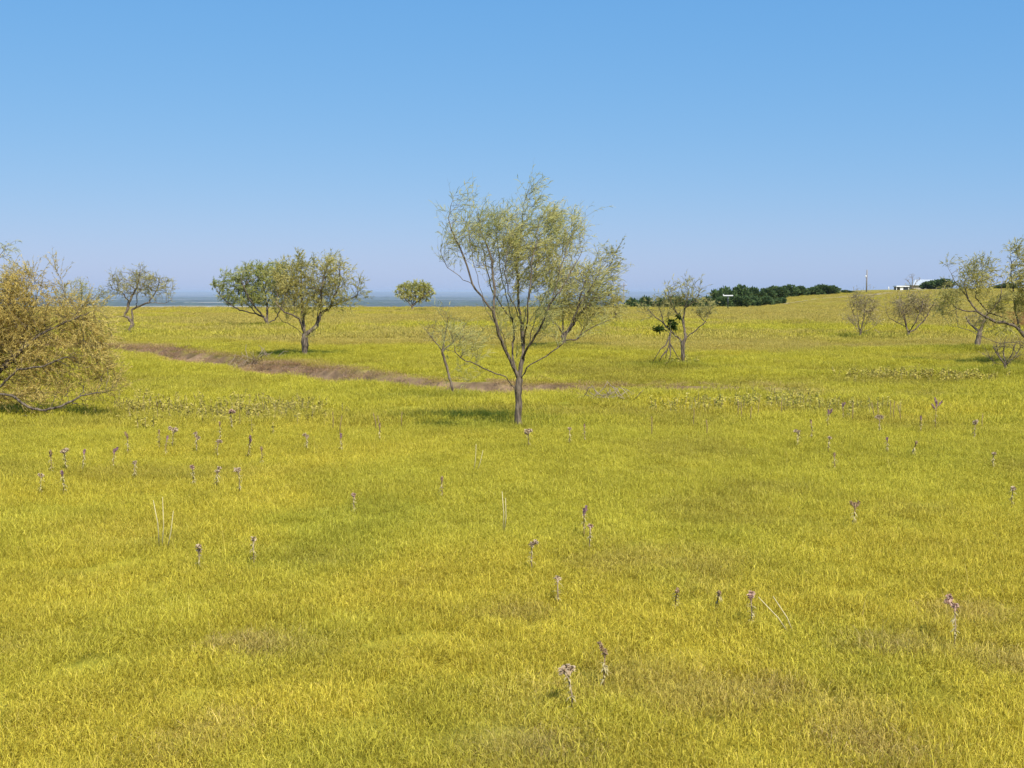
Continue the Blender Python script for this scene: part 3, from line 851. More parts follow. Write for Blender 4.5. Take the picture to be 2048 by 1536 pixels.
# the big low bush at the left edge: trunk just outside the picture
bx, by_ = -8.05, 17.2
b = (bx, by_, tz(bx, by_)); s = by_ / FPX
o0 = (1024 + bx / s, HOR + (EYE - b[2] - 0.13) / s)
build_tree('mesquite_tree', 'broad golden tan mesquite bush cut by the left edge, nearest on that side', MG, b, s, o0, [
    [(o0[0], o0[1]), (-70, 800)], [(-70, 800), (-20, 765, -0.1), (5, 745, -0.2), (32, 722, -0.2), (62, 690, -0.2), (92, 668, -0.2), (150, 640, -0.2), (200, 618, -0.1)],
    [(-70, 800), (-10, 778, -0.3), (22, 768, -0.4), (62, 735, -0.5), (115, 728, -0.5), (165, 705, -0.5)], [(-10, 778, -0.3), (48, 786, -0.5), (82, 802, -0.6), (112, 813, -0.6), (150, 805, -0.6), (182, 788, -0.5), (262, 772, -0.5)],
    [(-70, 815), (-10, 838, -0.6), (40, 838, -0.6), (80, 822, -0.6), (130, 840, -0.6)], [(5, 745, -0.2), (20, 700, 0.2), (42, 640, 0.3), (62, 585, 0.3), (50, 550, 0.3)], [(-70, 800), (-35, 690, 0.2), (-10, 610, 0.3), (5, 560, 0.3)],
    [(62, 690, -0.2), (100, 640, 0.4), (113, 600, 0.4), (104, 560, 0.4), (92, 532, 0.4)], [(150, 640, -0.2), (185, 600, -0.1)], [(-70, 800), (-120, 700, 0.2), (-150, 620, 0.2)], [(-70, 800), (-150, 760, 0), (-230, 740, 0)], [(112, 813, -0.6), (160, 830, -0.7), (200, 845, -0.7)]],
  [(55, 625, 75, 68, 1), (20, 690, 90, 100, 0.9), (135, 650, 65, 55, 1), (150, 725, 75, 55, 0.9), (125, 790, 85, 45, 0.9), (-90, 680, 100, 120, 0.6), (215, 760, 35, 35, 0.7), (20, 580, 40, 35, 0.9), (40, 820, 70, 35, 0.6), (190, 670, 40, 40, 0.6)],
  L_GOLD, BARK, 17, n_attr=3000, step=0.05, kill=0.075, infl=0.7, trunk_r=0.075, tip_r=0.003, leaf_n=7.0, spray_n=2.3, leaf_len=(0.028, 0.065), leaf_w=(0.004, 0.009), wind=(0.05, 0, 0.05), droop=0.4, tropism=(0.05, 0, 0.1))

bx, by_ = -12.6, 25.0
b = (bx, by_, tz(bx, by_)); s = by_ / FPX
o0 = (1024 + bx / s, HOR + (EYE - b[2] - 0.13) / s)
build_tree('mesquite_tree', 'grey green branch tips of a taller tree entering high at the left edge', MG, b, s, o0, [
    [o0, (-210, 680)], [(-210, 680), (-120, 590, -0.2), (-30, 540, -0.3), (5, 525, -0.3), (24, 505, -0.3), (34, 490, -0.3)], [(-210, 680), (-190, 580, 0.3), (-150, 480, 0.4)], [(-30, 540, -0.3), (-10, 505, -0.3), (2, 482, -0.3)], [(-210, 680), (-270, 600, 0), (-310, 520, 0)]],
  [(18, 505, 20, 22, 1.5), (-8, 490, 18, 20, 1.3), (-80, 520, 60, 60, 0.7), (-170, 510, 80, 70, 0.6), (-290, 540, 60, 60, 0.6)],
  L_GREY, BARK, 19, n_attr=900, step=0.08, kill=0.11, infl=1.0, trunk_r=0.09, tip_r=0.004, leaf_n=3.0, leaf_len=(0.07, 0.14), leaf_w=(0.008, 0.015))

b, s = at(158, 648)
build_tree('mesquite_tree', 'sparse greyish mesquite top showing behind the golden bush at the left edge', MG, b, s, (158, 648), [
    [(158, 648), (157, 630)], [(157, 630), (145, 605), (128, 590)], [(157, 630), (160, 600, 0.4), (160, 570, 0.5)], [(157, 630), (178, 605), (196, 590)]],
  [(150, 582, 40, 22, 1), (160, 568, 18, 14, 0.8), (190, 595, 20, 15, 0.7)], L_GREY, BARK_TAN, 23, n_attr=420, step=0.11, kill=0.16, infl=1.3, trunk_r=0.08, tip_r=0.006, leaf_n=1.6, leaf_len=(0.09, 0.18), leaf_w=(0.014, 0.024))

b = (-9.55, 118.0, tz(-9.55, 118.0)); s = 118.0 / FPX
build_tree('mesquite_tree', 'small round yellow green mesquite standing alone on the skyline', MG, b, s, (824, 616), [
    [(825, 613), (825, 606)], [(825, 606), (812, 592, -0.3), (798, 576, -0.5)], [(825, 606), (822, 588, 0.5), (817, 570, 0.8)], [(825, 606), (831, 588, 0), (832, 568, 0)], [(825, 606), (845, 590, -0.3), (862, 575, -0.4)], [(825, 606), (838, 588, 0.9), (848, 568, 1.2)]],
  [(814, 579, 24, 18, 1), (845, 577, 26, 19, 1), (830, 573, 27, 16, 1), (828, 592, 20, 12, 0.7)], L_LIME, BARK_TAN, 29, n_attr=900, step=0.16, kill=0.22, infl=2.0, trunk_r=0.12, tip_r=0.011, leaf_n=4.5, spray_n=2.2, droop=0.3, leaf_len=(0.12, 0.24), leaf_w=(0.03, 0.05))

def mistletoe(root, cv, r):
    for k, (px, py, rx, rz, n) in enumerate(((1318, 657, 11, 5, 150), (1345, 650, 10, 12, 230), (1358, 632, 5, 6, 60))):
        c = np.array(cv((px, py)))
        q = r.normal(0, 0.45, (n, 3)) * np.array((rx * s, 0.8 * rx * s, rz * s)) + c
        LV = frond_strips(q, r.normal(0, 1, (n, 3)), (0.05, 0.09), (0.025, 0.045), 0.3, (0, 0, 0), r)
        idx = np.arange(n * 6).reshape(n, 3, 2)
        Q = np.stack([idx[:, :-1, 0], idx[:, :-1, 1], idx[:, 1:, 1], idx[:, 1:, 0]], -1).reshape(-1, 4)
        me = quads_mesh('mistletoe', LV.reshape(-1, 3), Q)
        set_attr(me, 'rnd', np.repeat(r.uniform(0, 1, n), 6).astype(np.float32)); me.materials.append(L_DARK)
        o = bpy.data.objects.new('mistletoe', me); COL.objects.link(o); o.parent = root
        o['label'] = 'dark green mistletoe clump on a bare limb'; o['kind'] = 'stuff'
    t = Tubes()
    for g in (((1339, 664), (1338, 686), (1332, 703), (1330, 716)), ((1339, 668), (1330, 690), (1320, 697), (1305, 722)), ((1338, 686), (1344, 696), (1357, 718)), ((1332, 700), (1322, 712), (1318, 722)), ((1338, 690), (1340, 708), (1336, 722))):
        pts = [cv((p[0], p[1], -0.15)) for p in g]
        t.add(pts, [0.022 - 0.015 * k / (len(pts) - 1) for k in range(len(pts))], 5)
    o = t.build('hanging_branch', BARK, root); o['label'] = 'broken dead branch hanging to the ground'

b, s = at(1368, 726)
build_tree('mesquite_tree', 'half dead mesquite with dark mistletoe clumps and a broken branch hanging down', MG, b, s, (1368, 726), [
    [(1368, 726), (1366, 708), (1366, 686)], [(1366, 686), (1372, 675), (1370, 660, 0.1), (1368, 642, 0.2), (1371, 618, 0.2), (1377, 602, 0.2), (1375, 568, 0.2)], [(1372, 675), (1393, 659, -0.1), (1407, 644, -0.2), (1415, 627, -0.2), (1418, 612, -0.2)],
    [(1366, 706), (1359, 693, -0.1), (1345, 678, -0.15), (1339, 664, -0.2)], [(1366, 686), (1361, 678, 0.1), (1346, 666, 0), (1327, 647, 0), (1312, 635, 0), (1298, 622, 0)], [(1368, 642, 0.2), (1352, 622, 0.1), (1340, 600, 0.1), (1335, 575, 0.1)], [(1327, 647, 0), (1322, 620, 0.3), (1318, 605, 0.3)],
    [(1371, 618, 0.2), (1390, 600, 0), (1402, 575, 0)], [(1407, 644, -0.2), (1395, 625, 0.3)]],
  [(1322, 622, 40, 24, 0.9), (1362, 592, 42, 26, 1), (1402, 622, 22, 22, 0.6), (1335, 582, 9, 18, 1.2), (1375, 572, 7, 16, 1.2), (1402, 574, 4, 14, 1.2), (1395, 600, 18, 18, 0.5), (1290, 630, 18, 18, 0.5)],
  L_PALE, BARK, 31, n_attr=900, step=0.06, kill=0.09, infl=0.9, trunk_r=0.046, tip_r=0.004, leaf_n=3.0, spray_n=1.05, droop=0.2, tropism=(0, 0, 0.38), spray=(0.12, 0.34), leaf_len=(0.06, 0.12), leaf_w=(0.010, 0.018), extra=mistletoe)

b, s = at(1720, 673)
build_tree('mesquite_shrub', 'narrow upright shrub of bare tan stems, left one of a pair on the right slope', 'sparse shrubs on the right slope', b, s, (1720, 673), [
    [(1720, 673), (1720, 668)], [(1720, 668), (1714, 645, 0.1), (1704, 615, 0.2), (1698, 598, 0.2)], [(1720, 668), (1724, 640, -0.1), (1728, 610, -0.1), (1735, 592, -0.1)], [(1720, 668), (1733, 650, 0.2), (1745, 630, 0.3)], [(1720, 668), (1708, 655, -0.2), (1695, 640, -0.3)], [(1720, 668), (1718, 630, 0.3), (1716, 595, 0.4)], [(1720, 668), (1738, 658, -0.2), (1748, 650, -0.3)]],
  [(1715, 610, 22, 22, 1), (1732, 612, 20, 25, 1), (1705, 635, 16, 20, 0.8), (1742, 638, 12, 16, 0.7), (1722, 640, 20, 15, 0.5)], L_TAN, BARK_TAN, 37, n_attr=380, step=0.09, kill=0.12, infl=1.0, trunk_r=0.035, tip_r=0.006, leaf_n=1.1, spray_n=2.6, droop=0.1, spray=(0.2, 0.5), leaf_len=(0.06, 0.13), leaf_w=(0.012, 0.02), cat='shrub')
b, s = at(1818, 674)
build_tree('mesquite_shrub', 'vase shaped sparse reddish mesquite, right one of a pair on the right slope', 'sparse shrubs on the right slope', b, s, (1818, 674), [
    [(1818, 674), (1817, 666)], [(1817, 666), (1811, 653, 0), (1795, 645, 0), (1778, 636, 0), (1770, 620, 0)], [(1817, 666), (1813, 640, 0.2), (1807, 610, 0.3), (1805, 595, 0.3)], [(1817, 666), (1830, 658, 0), (1848, 640, 0), (1862, 615, 0), (1870, 600, 0)], [(1817, 666), (1824, 645, -0.3), (1834, 618, -0.4), (1838, 598, -0.4)], [(1811, 653, 0), (1795, 625, -0.4), (1788, 605, -0.5)], [(1848, 640, 0), (1850, 615, 0.4), (1848, 598, 0.4)]],
  [(1795, 612, 26, 20, 1), (1830, 604, 28, 20, 1), (1860, 608, 18, 20, 1), (1780, 622, 14, 14, 0.8), (1820, 625, 35, 18, 0.4)], L_TAN, BARK_TAN, 41, n_attr=480, step=0.09, kill=0.13, infl=1.1, trunk_r=0.055, tip_r=0.006, leaf_n=1.2, spray_n=2.8, droop=0.1, spray=(0.2, 0.5), leaf_len=(0.07, 0.14), leaf_w=(0.012, 0.02), cat='shrub')

bx, by_ = 13.5, 30.0
b = (bx, by_, tz(bx, by_)); s = by_ / FPX
o0 = (1024 + bx / s, HOR + (EYE - b[2] - 0.13) / s)
build_tree('mesquite_tree', 'leaning mesquite reaching in from the right edge on long low limbs', MG, b, s, o0, [
    [o0, (o0[0] - 6, 728)], [(o0[0] - 6, 728), (2075, 690, 0), (2048, 673, 0), (2027, 653, -0.1), (2006, 645, -0.1), (1988, 643, -0.1), (1967, 633, -0.1), (1949, 622, -0.1), (1932, 595, 0), (1925, 565, 0)],
    [(2075, 690, 0), (2050, 662, 0.3), (2033, 642, 0.4), (2010, 633, 0.4), (1988, 626, 0.4), (1973, 612, 0.3), (1958, 595, 0.3), (1962, 550, 0.3)],
    [(o0[0] - 6, 728), (2070, 708, -0.3), (2048, 694, -0.4), (2027, 681, -0.5), (2000, 683, -0.5), (1984, 685, -0.5), (1957, 675, -0.5), (1926, 661, -0.5), (1904, 653, -0.4), (1887, 650, -0.4), (1879, 638, -0.4)],
    [(1949, 622, -0.1), (1928, 622, -0.1), (1912, 616, 0), (1895, 600, 0)], [(2050, 662, 0.3), (2040, 610, 0.4), (2034, 560, 0.4), (2028, 495, 0.4)], [(1904, 653, -0.4), (1900, 625, -0.4), (1898, 600, -0.4)],
    [(2027, 681, -0.5), (2012, 665, -0.6), (1992, 655, -0.6)], [(o0[0] - 6, 728), (2120, 640, 0.3), (2110, 560, 0.3)], [(o0[0] - 6, 728), (2200, 660, 0), (2240, 600, 0)], [(1932, 595, 0), (1905, 560, 0), (1890, 530, 0)], [(1967, 633, -0.1), (1985, 600, -0.4), (1990, 560, -0.4)]],
  [(1938, 558, 32, 38, 1.1), (1965, 555, 28, 34, 1.1), (1900, 600, 22, 34, 1.5), (1888, 618, 12, 26, 1.6), (2036, 545, 22, 45, 1), (2028, 500, 12, 16, 1), (1990, 612, 36, 22, 0.35), (2050, 590, 30, 40, 0.8), (2120, 560, 50, 60, 0.5), (2220, 620, 50, 50, 0.4), (1905, 535, 16, 14, 0.3), (2000, 655, 40, 15, 0.25)],
  L_OLIVE, BARK, 43, n_attr=2400, step=0.07, kill=0.10, infl=0.9, trunk_r=0.085, tip_r=0.004, leaf_n=4.4, spray_n=1.9, droop=0.45, leaf_len=(0.05, 0.11), leaf_w=(0.009, 0.016), tropism=(0, 0, 0.2))

b, s = at(1955, 692)
build_tree('mesquite_tree', 'slim young mesquite with a bare leaning trunk below the right edge tree', MG, b, s, (1955, 692), [
    [(1955, 692), (1960, 665), (1966, 645)], [(1960, 665), (1945, 648, 0.2), (1935, 635, 0.2)], [(1966, 645), (1972, 628, 0)]],
  [(1945, 640, 22, 14, 1), (1970, 630, 16, 14, 1)], L_TAN, BARK_TAN, 47, n_attr=200, step=0.09, kill=0.13, infl=1.0, trunk_r=0.07, tip_r=0.005, leaf_n=1.5, leaf_len=(0.07, 0.14), leaf_w=(0.012, 0.02))

b, s = at(2012, 737)
build_tree('mesquite_shrub', 'leafless clump of thin upright stems in the grass near the right edge', 'sparse shrubs on the right slope', b, s, (2012, 737), [
    [(2012, 737), (2012, 730)], [(2012, 730), (2000, 715, 0), (1988, 692, 0)], [(2012, 730), (2003, 705, 0.2), (1999, 685, 0.2)], [(2012, 730), (2012, 700, 0.1), (2013, 680, 0.1)], [(2012, 730), (2022, 705, -0.1), (2028, 685, -0.1)], [(2012, 730), (2032, 712, 0), (2044, 690, 0)], [(2012, 730), (2030, 728, 0.2), (2048, 710, 0.2)], [(2012, 730), (1996, 726, 0.2), (1985, 712, 0.2)]],
  [(1995, 695, 16, 14, 1), (2014, 690, 16, 14, 1), (2038, 695, 16, 14, 1)], L_TAN, BARK, 53, n_attr=160, step=0.06, kill=0.09, infl=0.8, trunk_r=0.034, tip_r=0.008, leaf_n=0.6, spray_n=2.4, droop=0.05, leaf_len=(0.05, 0.09), leaf_w=(0.008, 0.014), cat='shrub')

b, s = at(905, 786)
build_tree('bare_sapling', 'thin leafless sapling left of and behind the tallest tree', None, b, s, (905, 786), [
    [(905, 786), (897, 750), (884, 700)], [(884, 700), (890, 665, 0.1), (896, 630, 0.1)], [(884, 700), (868, 680, -0.1), (850, 655, -0.1)], [(884, 700), (905, 685, 0), (925, 660, 0), (935, 640, 0)], [(897, 750), (915, 735, 0.1), (930, 730, 0.1)]],
  [(865, 665, 20, 24, 1), (895, 650, 22, 28, 1), (925, 665, 20, 26, 1)], L_TAN, BARK_TAN, 59, n_attr=240, step=0.06, kill=0.10, infl=0.8, trunk_r=0.022, tip_r=0.004, leaf_n=0.12, leaf_len=(0.05, 0.1), leaf_w=(0.008, 0.013), cat='sapling')

# ------------------------------------------------------------------ junipers along the rise
def juniper_mesh(seed, tall):
    r = np.random.default_rng(seed)
    n = 2200
    # foliage tufts gathered in a few lobes so that the outline is uneven
    lobes = [(r.normal(0, 0.28), r.normal(0, 0.28), r.uniform(0.25, 0.8), r.uniform(0.2, 0.38)) for _ in range(13)] + [(0, 0, 0.72, 0.34), (0.05, 0, 0.55, 0.45), (0, 0, 0.25, 0.5)]
    pts = []
    for k in range(n):
        lx, ly, lz, lr = lobes[r.integers(len(lobes))]
        q = r.normal(0, 1, 3); q /= np.linalg.norm(q); q *= lr * r.uniform(0.6, 1.0)
        pts.append((lx + q[0], ly + q[1], max(0.04, lz + q[2] * 0.75)))
    P = np.array(pts); C = np.array((0, 0, 0.4)); D = P - C; D /= np.linalg.norm(D, axis=1)[:, None]
    D[:, 2] += 0.15
    LV = frond_strips(P, D, (0.08, 0.17), (0.06, 0.11), 0.1, (0, 0, 0.1), r)
    idx = np.arange(n * 6).reshape(n, 3, 2)
    Q = np.stack([idx[:, :-1, 0], idx[:, :-1, 1], idx[:, 1:, 1], idx[:, 1:, 0]], -1).reshape(-1, 4)
    me = quads_mesh('crown', LV.reshape(-1, 3) * np.array((1, 1, tall)), Q)
    set_attr(me, 'rnd', np.repeat(np.clip(r.normal(0.45, 0.25, n), 0, 1), 6).astype(np.float32))
    me.materials.append(L_JUN)
    return me
JM = [juniper_mesh(900 + k, t) for k, t in enumerate((1.0, 1.08, 0.95, 1.04))]
tt = Tubes(); tt.add([(0, 0, -0.15), (0.02, 0, 0.2), (0.0, 0.03, 0.55)], [0.06, 0.05, 0.02], 6)
jt = tt.build('trunk', BARK, None); JT = jt.data; bpy.data.objects.remove(jt)

def juniper(px, dist, top, size, label, k, group):
    x = (px - 1024) / FPX * dist; z = tz(x, dist)
    ztop = EYE + (HOR - top) / FPX * dist
    h = (ztop - z) * 1.12
    o = empty('juniper_tree', (x, dist, z - 0.1), label, 'tree', group, rz=k * 1.7)
    w = size / FPX * dist * 0.5 / 0.62 * 1.25
    tall = h / 1.08
    for nm, me in (('crown', JM[k % 4]), ('trunk', JT)):
        c = bpy.data.objects.new(nm, me); COL.objects.link(c); c.parent = o
        c.scale = (w, w, tall)
JG = 'junipers in the dark green row on the skyline'
row = [(1434, 262, 583, 34), (1452, 268, 580, 30), (1478, 270, 572, 40), (1505, 274, 577, 32), (1528, 280, 578, 30), (1550, 284, 575, 28), (1574, 290, 570, 34), (1598, 296, 573, 28), (1620, 300, 575, 28), (1645, 306, 571, 32), (1664, 320, 578, 24)]
order = ['first', 'second', 'third', 'fourth', 'fifth', 'sixth', 'seventh', 'eighth', 'ninth', 'tenth', 'eleventh']
for k, (px, d, top, w) in enumerate(row):
    juniper(px, d, top, w, 'dark green juniper in the skyline row, %s from its left end' % order[k], k, JG)
low = [(1262, 205, 597, 30), (1290, 210, 596, 34), (1322, 205, 598, 36), (1352, 208, 597, 34), (1384, 210, 598, 34), (1412, 212, 595, 30), (1440, 200, 594, 30), (1470, 205, 592, 34), (1500, 208, 592, 32), (1530, 205, 593, 30), (1556, 210, 595, 26)]
for k, (px, d, top, w) in enumerate(low):
    juniper(px, d, top, w, 'lower green juniper of the front hedge row, %s from its left end' % order[k], k + 2, 'lower junipers in the hedge in front of the skyline row')
for k, (px, d, top, w, lab) in enumerate([(1690, 330, 580, 16, 'small dark juniper just right of the skyline row'), (1704, 350, 582, 12, 'small dark juniper left of the utility pole on the rise'), (1740, 400, 581, 12, 'small dark juniper just right of the utility pole on the rise'),
        (1756, 410, 584, 10, 'tiny dark juniper midway between utility pole and white shed'), (1852, 385, 565, 18, 'dark juniper standing before the white roof, left of two'), (1880, 380, 558, 40, 'largest dark juniper before the white roof, right of two'),
        (2012, 300, 566, 30, 'dark juniper behind the right edge tree'), (1990, 320, 570, 20, 'small dark juniper behind the right edge tree')]):
    juniper(px, d, top, w, lab, k + 1, 'single junipers on the rise')

# ------------------------------------------------------------------ house, poles and posts on the rise
def on(px, d):
    x = (px - 1024) / FPX * d
    return x, d, tz(x, d)

def build_house():
    d = 400.0; x, y, z = on(1855, d); m = d / FPX
    root = empty('farm_house', (x, y, z), 'low house with a pale metal roof on the rise, half hidden by junipers', 'house')
    zr = EYE + (HOR - 559) * m - z; ze = EYE + (HOR - 570) * m - z
    x0, x1 = (1822 - 1855) * m, (1900 - 1855) * m
    v, f = box_vf(x0 + 0.4, x1 - 0.4, 0, 8.0, -1.0, ze - 0.05)
    mesh_obj('wall', v, f, WALL, root)
    # gable roof, its ridge along the front
    v = [(x0, -0.6, ze), (x1, -0.6, ze), (x1 - 0.0, 4.0, zr), (x0 + 2.2, 4.0, zr), (x0, 8.6, ze), (x1, 8.6, ze),
         (x0, -0.6, ze - 0.15), (x1, -0.6, ze - 0.15), (x0, 8.6, ze - 0.15), (x1, 8.6, ze - 0.15)]
    f = [(0, 1, 2, 3), (3, 2, 5, 4), (0, 3, 4), (1, 5, 2), (6, 7, 1, 0), (4, 5, 9, 8), (6, 0, 4, 8), (7, 9, 5, 1), (6, 8, 9, 7)]
    roof = mesh_obj('roof', v, f, METAL_ROOF, root)
    t = []; tf = []
    k = x0 + 2.4
    while k < x1:
        vv, ff = box_vf(k, k + 0.06, 0, 1, 0, 1)
        p0, p1 = np.array((k, -0.6, ze)), np.array((k, 4.0, zr))
        b0 = len(t)
        for (dx, s_, dz) in ((0, 0, 0), (0.07, 0, 0), (0.07, 1, 0), (0, 1, 0), (0, 0, 0.06), (0.07, 0, 0.06), (0.07, 1, 0.06), (0, 1, 0.06)):
            q = p0 + (p1 - p0) * s_; t.append((q[0] + dx, q[1], q[2] + dz))
        tf += [tuple(b0 + i for i in q) for q in ff]
        k += 0.9
    mesh_obj('roof_rib', t, tf, METAL_ROOF, roof)
    for wx in (x0 + 3.0, x0 + 6.5):
        v, f = box_vf(wx, wx + 1.1, -0.06, 0.02, ze - 1.7, ze - 0.7)
        w = mesh_obj('window', v, f, WHITE, root)
        v, f = box_vf(wx + 0.1, wx + 1.0, -0.09, -0.055, ze - 1.6, ze - 0.8)
        mesh_obj('pane', v, f, DARK, w)
build_house()

def build_shed():
    d = 385.0; x, y, z = on(1803, d); m = d / FPX
    root = empty('white_shed', (x, y, z), 'small white open fronted shed left of the metal roofed house', 'shed')
    x0, x1 = (1790 - 1803) * m, (1816 - 1803) * m
    zt = EYE + (HOR - 571.5) * m - z; zb = zt - 0.35
    v, f = box_vf(x0, x1, -0.3, 3.3, zb, zt); mesh_obj('roof', v, f, WHITE, root)
    for px in (x0 + 0.05, x1 - 0.25):
        v, f = box_vf(px, px + 0.2, 0.0, 0.2, -0.8, zb); mesh_obj('post', v, f, WHITE, root)
    v, f = box_vf(x0 + 1.25, x0 + 2.2, 0.03, 0.25, -0.8, zb); mesh_obj('door', v, f, WHITE, root)
    v, f = box_vf(x0 + 0.3, x1 - 0.3, 3.0, 3.2, -0.8, zb); mesh_obj('back_wall', v, f, WALL, root)
    v, f = box_vf(x0 + 2.21, x1 - 0.26, 0.12, 0.2, -0.8, zb - 0.1); mesh_obj('dark_panel', v, f, DARK, root)
build_shed()

def pole(name, px, d, top, r0, label, cross=None):
    x, y, z = on(px, d); h = EYE + (HOR - top) * d / FPX - z
    root = empty(name, (x, y, z), label, 'pole')
    t = Tubes(); t.add([(0, 0, -0.6), (0, 0, h * 0.5), (0.03, 0, h)], [r0, r0 * 0.88, r0 * 0.72], 8); t.build('shaft', POLE, root)
    if cross:
        v, f = box_vf(-cross, cross, -r0 - 0.10, -r0 + 0.02, h - 0.75, h - 0.6); mesh_obj('crossarm', v, f, POLE, root)
        for s_ in (-0.85, 0.85):
            t = Tubes(); t.add([(s_ * cross, -r0 - 0.04, h - 0.61), (s_ * cross, -r0 - 0.04, h - 0.45), (s_ * cross, -r0 - 0.04, h - 0.4)], [0.05, 0.07, 0.03], 6); t.build('insulator', WHITE, root)
    else:
        t = Tubes(); t.add([(-0.28, -0.1, h * 0.66), (-0.28, -0.1, h * 0.75)], [0.17, 0.17], 8); t.build('transformer', WHITE, root)
pole('utility_pole', 1731, 340, 540, 0.21, 'plain wooden utility pole left of the white shed on the rise')
pole('utility_pole', 1247, 300, 565, 0.16, 'distant thin utility pole with crossarm right of the tallest tree', 0.7)

def build_signpost():
    x, y, z = on(1455, 122.0); m = 122.0 / FPX
    root = empty('white_topped_post', (x, y, z), 'dark post with a white horizontal board in front of the junipers', 'post')
    t = Tubes(); h = EYE + (HOR - 591) * m - z
    t.add([(0, 0, -0.2), (0, 0, h * 0.6), (0, 0, h)], [0.05, 0.05, 0.045], 8); t.build('post', DARK, root)
    v, f = box_vf(-0.48, 0.48, -0.09, -0.05, h - 0.05, h + 0.05); mesh_obj('board', v, f, WHITE, root)
    v, f = box_vf(-0.52, -0.44, -0.12, -0.095, h + 0.0, h + 0.12); mesh_obj('bracket', v, f, WHITE, root)
build_signpost()
x, y, z = on(1775, 380)
t = Tubes(); t.add([(0, 0, -0.3), (0, 0, 0.8), (0, 0, 1.1)], [0.16, 0.16, 0.05], 8)
o = t.build('marker_post', WHITE); o.location = (x, y, z); tag(o, 'tiny white marker post between the utility pole and the white shed', 'post')

b = on(1823, 372.0)
build_tree('bare_tree', 'bare grey twiggy tree standing between shed and metal roof', None, b, 372.0 / FPX, (1823, HOR + (EYE - b[2]) / (372.0 / FPX)), [
    [(1823, 590), (1822, 578)], [(1822, 578), (1816, 566), (1810, 560)], [(1822, 578), (1822, 562), (1820, 551)], [(1822, 578), (1830, 565), (1836, 560)]],
  [(1812, 560, 8, 6), (1821, 553, 8, 7), (1834, 560, 8, 5)], L_TAN, BARK_TAN, 61, n_attr=150, step=0.35, kill=0.5, infl=3, trunk_r=0.2, tip_r=0.025, leaf_n=0.8, leaf_len=(0.2, 0.4), leaf_w=(0.04, 0.07))

# ------------------------------------------------------------------ weeds
WEED = leafy('weed_leaf', [(0, (0.30, 0.30, 0.07)), (0.5, (0.56, 0.49, 0.085)), (0.8, (0.66, 0.57, 0.12)), (1, (0.70, 0.59, 0.18))], trans=0.35)
WEED_DRY = leafy('weed_leaf_dry', [(0, (0.30, 0.25, 0.07)), (0.5, (0.54, 0.46, 0.09)), (0.8, (0.63, 0.53, 0.12)), (1, (0.66, 0.54, 0.17))], trans=0.35)
STEM = rough('dry_stem', (0.22, 0.16, 0.09), (0.40, 0.31, 0.18), scale=20, bump=0.0)

def weed_patch(name, label, spots, n, height, mat, seed, leaf=(0.025, 0.05)):
    """spots: (px, py, half width, half depth in pixels)"""
    r = np.random.default_rng(seed)
    V, Q, rn, mi = [], [], [], []
    tb = Tubes()
    LP, LD = [], []
    for k in range(n):
        px, py, hw, hh = spots[r.integers(len(spots))]
        x, y, z = spot(px + r.normal(0, 0.75) * hw, py + r.normal(0, 0.6) * hh, 0.1)
        H = r.uniform(*height)
        lean = r.normal(0, 0.12, 2)
        tip = np.array((x + lean[0] * H, y + lean[1] * H, z + H))
        tb.add([(x, y, z - 0.03), ((x + tip[0]) / 2 + r.normal(0, .015), (y + tip[1]) / 2, z + H * .5), tip], [0.005, 0.004, 0.002], 3, cap=False)
        m = r.integers(8, 22)
        for j in range(m):
            f = r.uniform(0.25, 1.0)
            LP.append((x + lean[0] * H * f, y + lean[1] * H * f, z + H * f)); a = r.uniform(0, 6.283)
            LD.append((math.cos(a), math.sin(a), 0.45))
    LV = frond_strips(np.array(LP), np.array(LD), (leaf[0], leaf[1] * 1.2), (leaf[0] * 0.55, leaf[1] * 0.55), 0.6, (0, 0, 0), r)
    nl = len(LV); V = LV.reshape(-1, 3); idx = np.arange(nl * 6).reshape(nl, 3, 2)
    Q = np.stack([idx[:, :-1, 0], idx[:, :-1, 1], idx[:, 1:, 1], idx[:, 1:, 0]], -1).reshape(-1, 4)
    tv = np.array([tuple(v) for v in tb.v]); tq = np.array(tb.f, np.int32)
    me = quads_mesh(name, np.concatenate([V, tv]), np.concatenate([Q, tq + len(V)]))
    set_attr(me, 'rnd', np.concatenate([np.repeat(r.uniform(0, 1, nl), 6), np.full(len(tv), 0.5)]).astype(np.float32))
    me.materials.append(mat); me.materials.append(STEM)
    a = np.zeros(len(Q) + len(tq), np.int32); a[len(Q):] = 1
    me.polygons.foreach_set('material_index', a)
    o = bpy.data.objects.new(name, me); COL.objects.link(o)
    tag(o, label, 'weeds', kind='stuff')
weed_patch('leafy_weeds', 'patch of pale yellow leafy weeds at the right end of the brown channel', [(1400, 812, 70, 8), (1480, 810, 60, 8), (1560, 803, 50, 14), (1610, 808, 50, 10), (1700, 820, 60, 6)], 250, (0.10, 0.30), WEED, 71)
weed_patch('leafy_weeds', 'patch of mixed olive leafy weeds right of the golden bush', [(330, 812, 70, 24), (420, 818, 70, 22), (500, 815, 70, 20), (580, 820, 50, 14), (270, 815, 30, 24)], 400, (0.08, 0.24), WEED_DRY, 73)
weed_patch('leafy_weeds', 'band of brownish weeds on the slope below the right edge tree', [(1740, 750, 50, 8), (1800, 748, 60, 8), (1880, 750, 70, 6), (1940, 755, 40, 6)], 270, (0.08, 0.22), WEED_DRY, 79, leaf=(0.035, 0.06))
weed_patch('leafy_weeds', 'few pale weeds at the foot of the half dead mesquite', [(1385, 727, 14, 3), (1350, 728, 14, 3)], 26, (0.16, 0.3), WEED, 83, leaf=(0.04, 0.08))
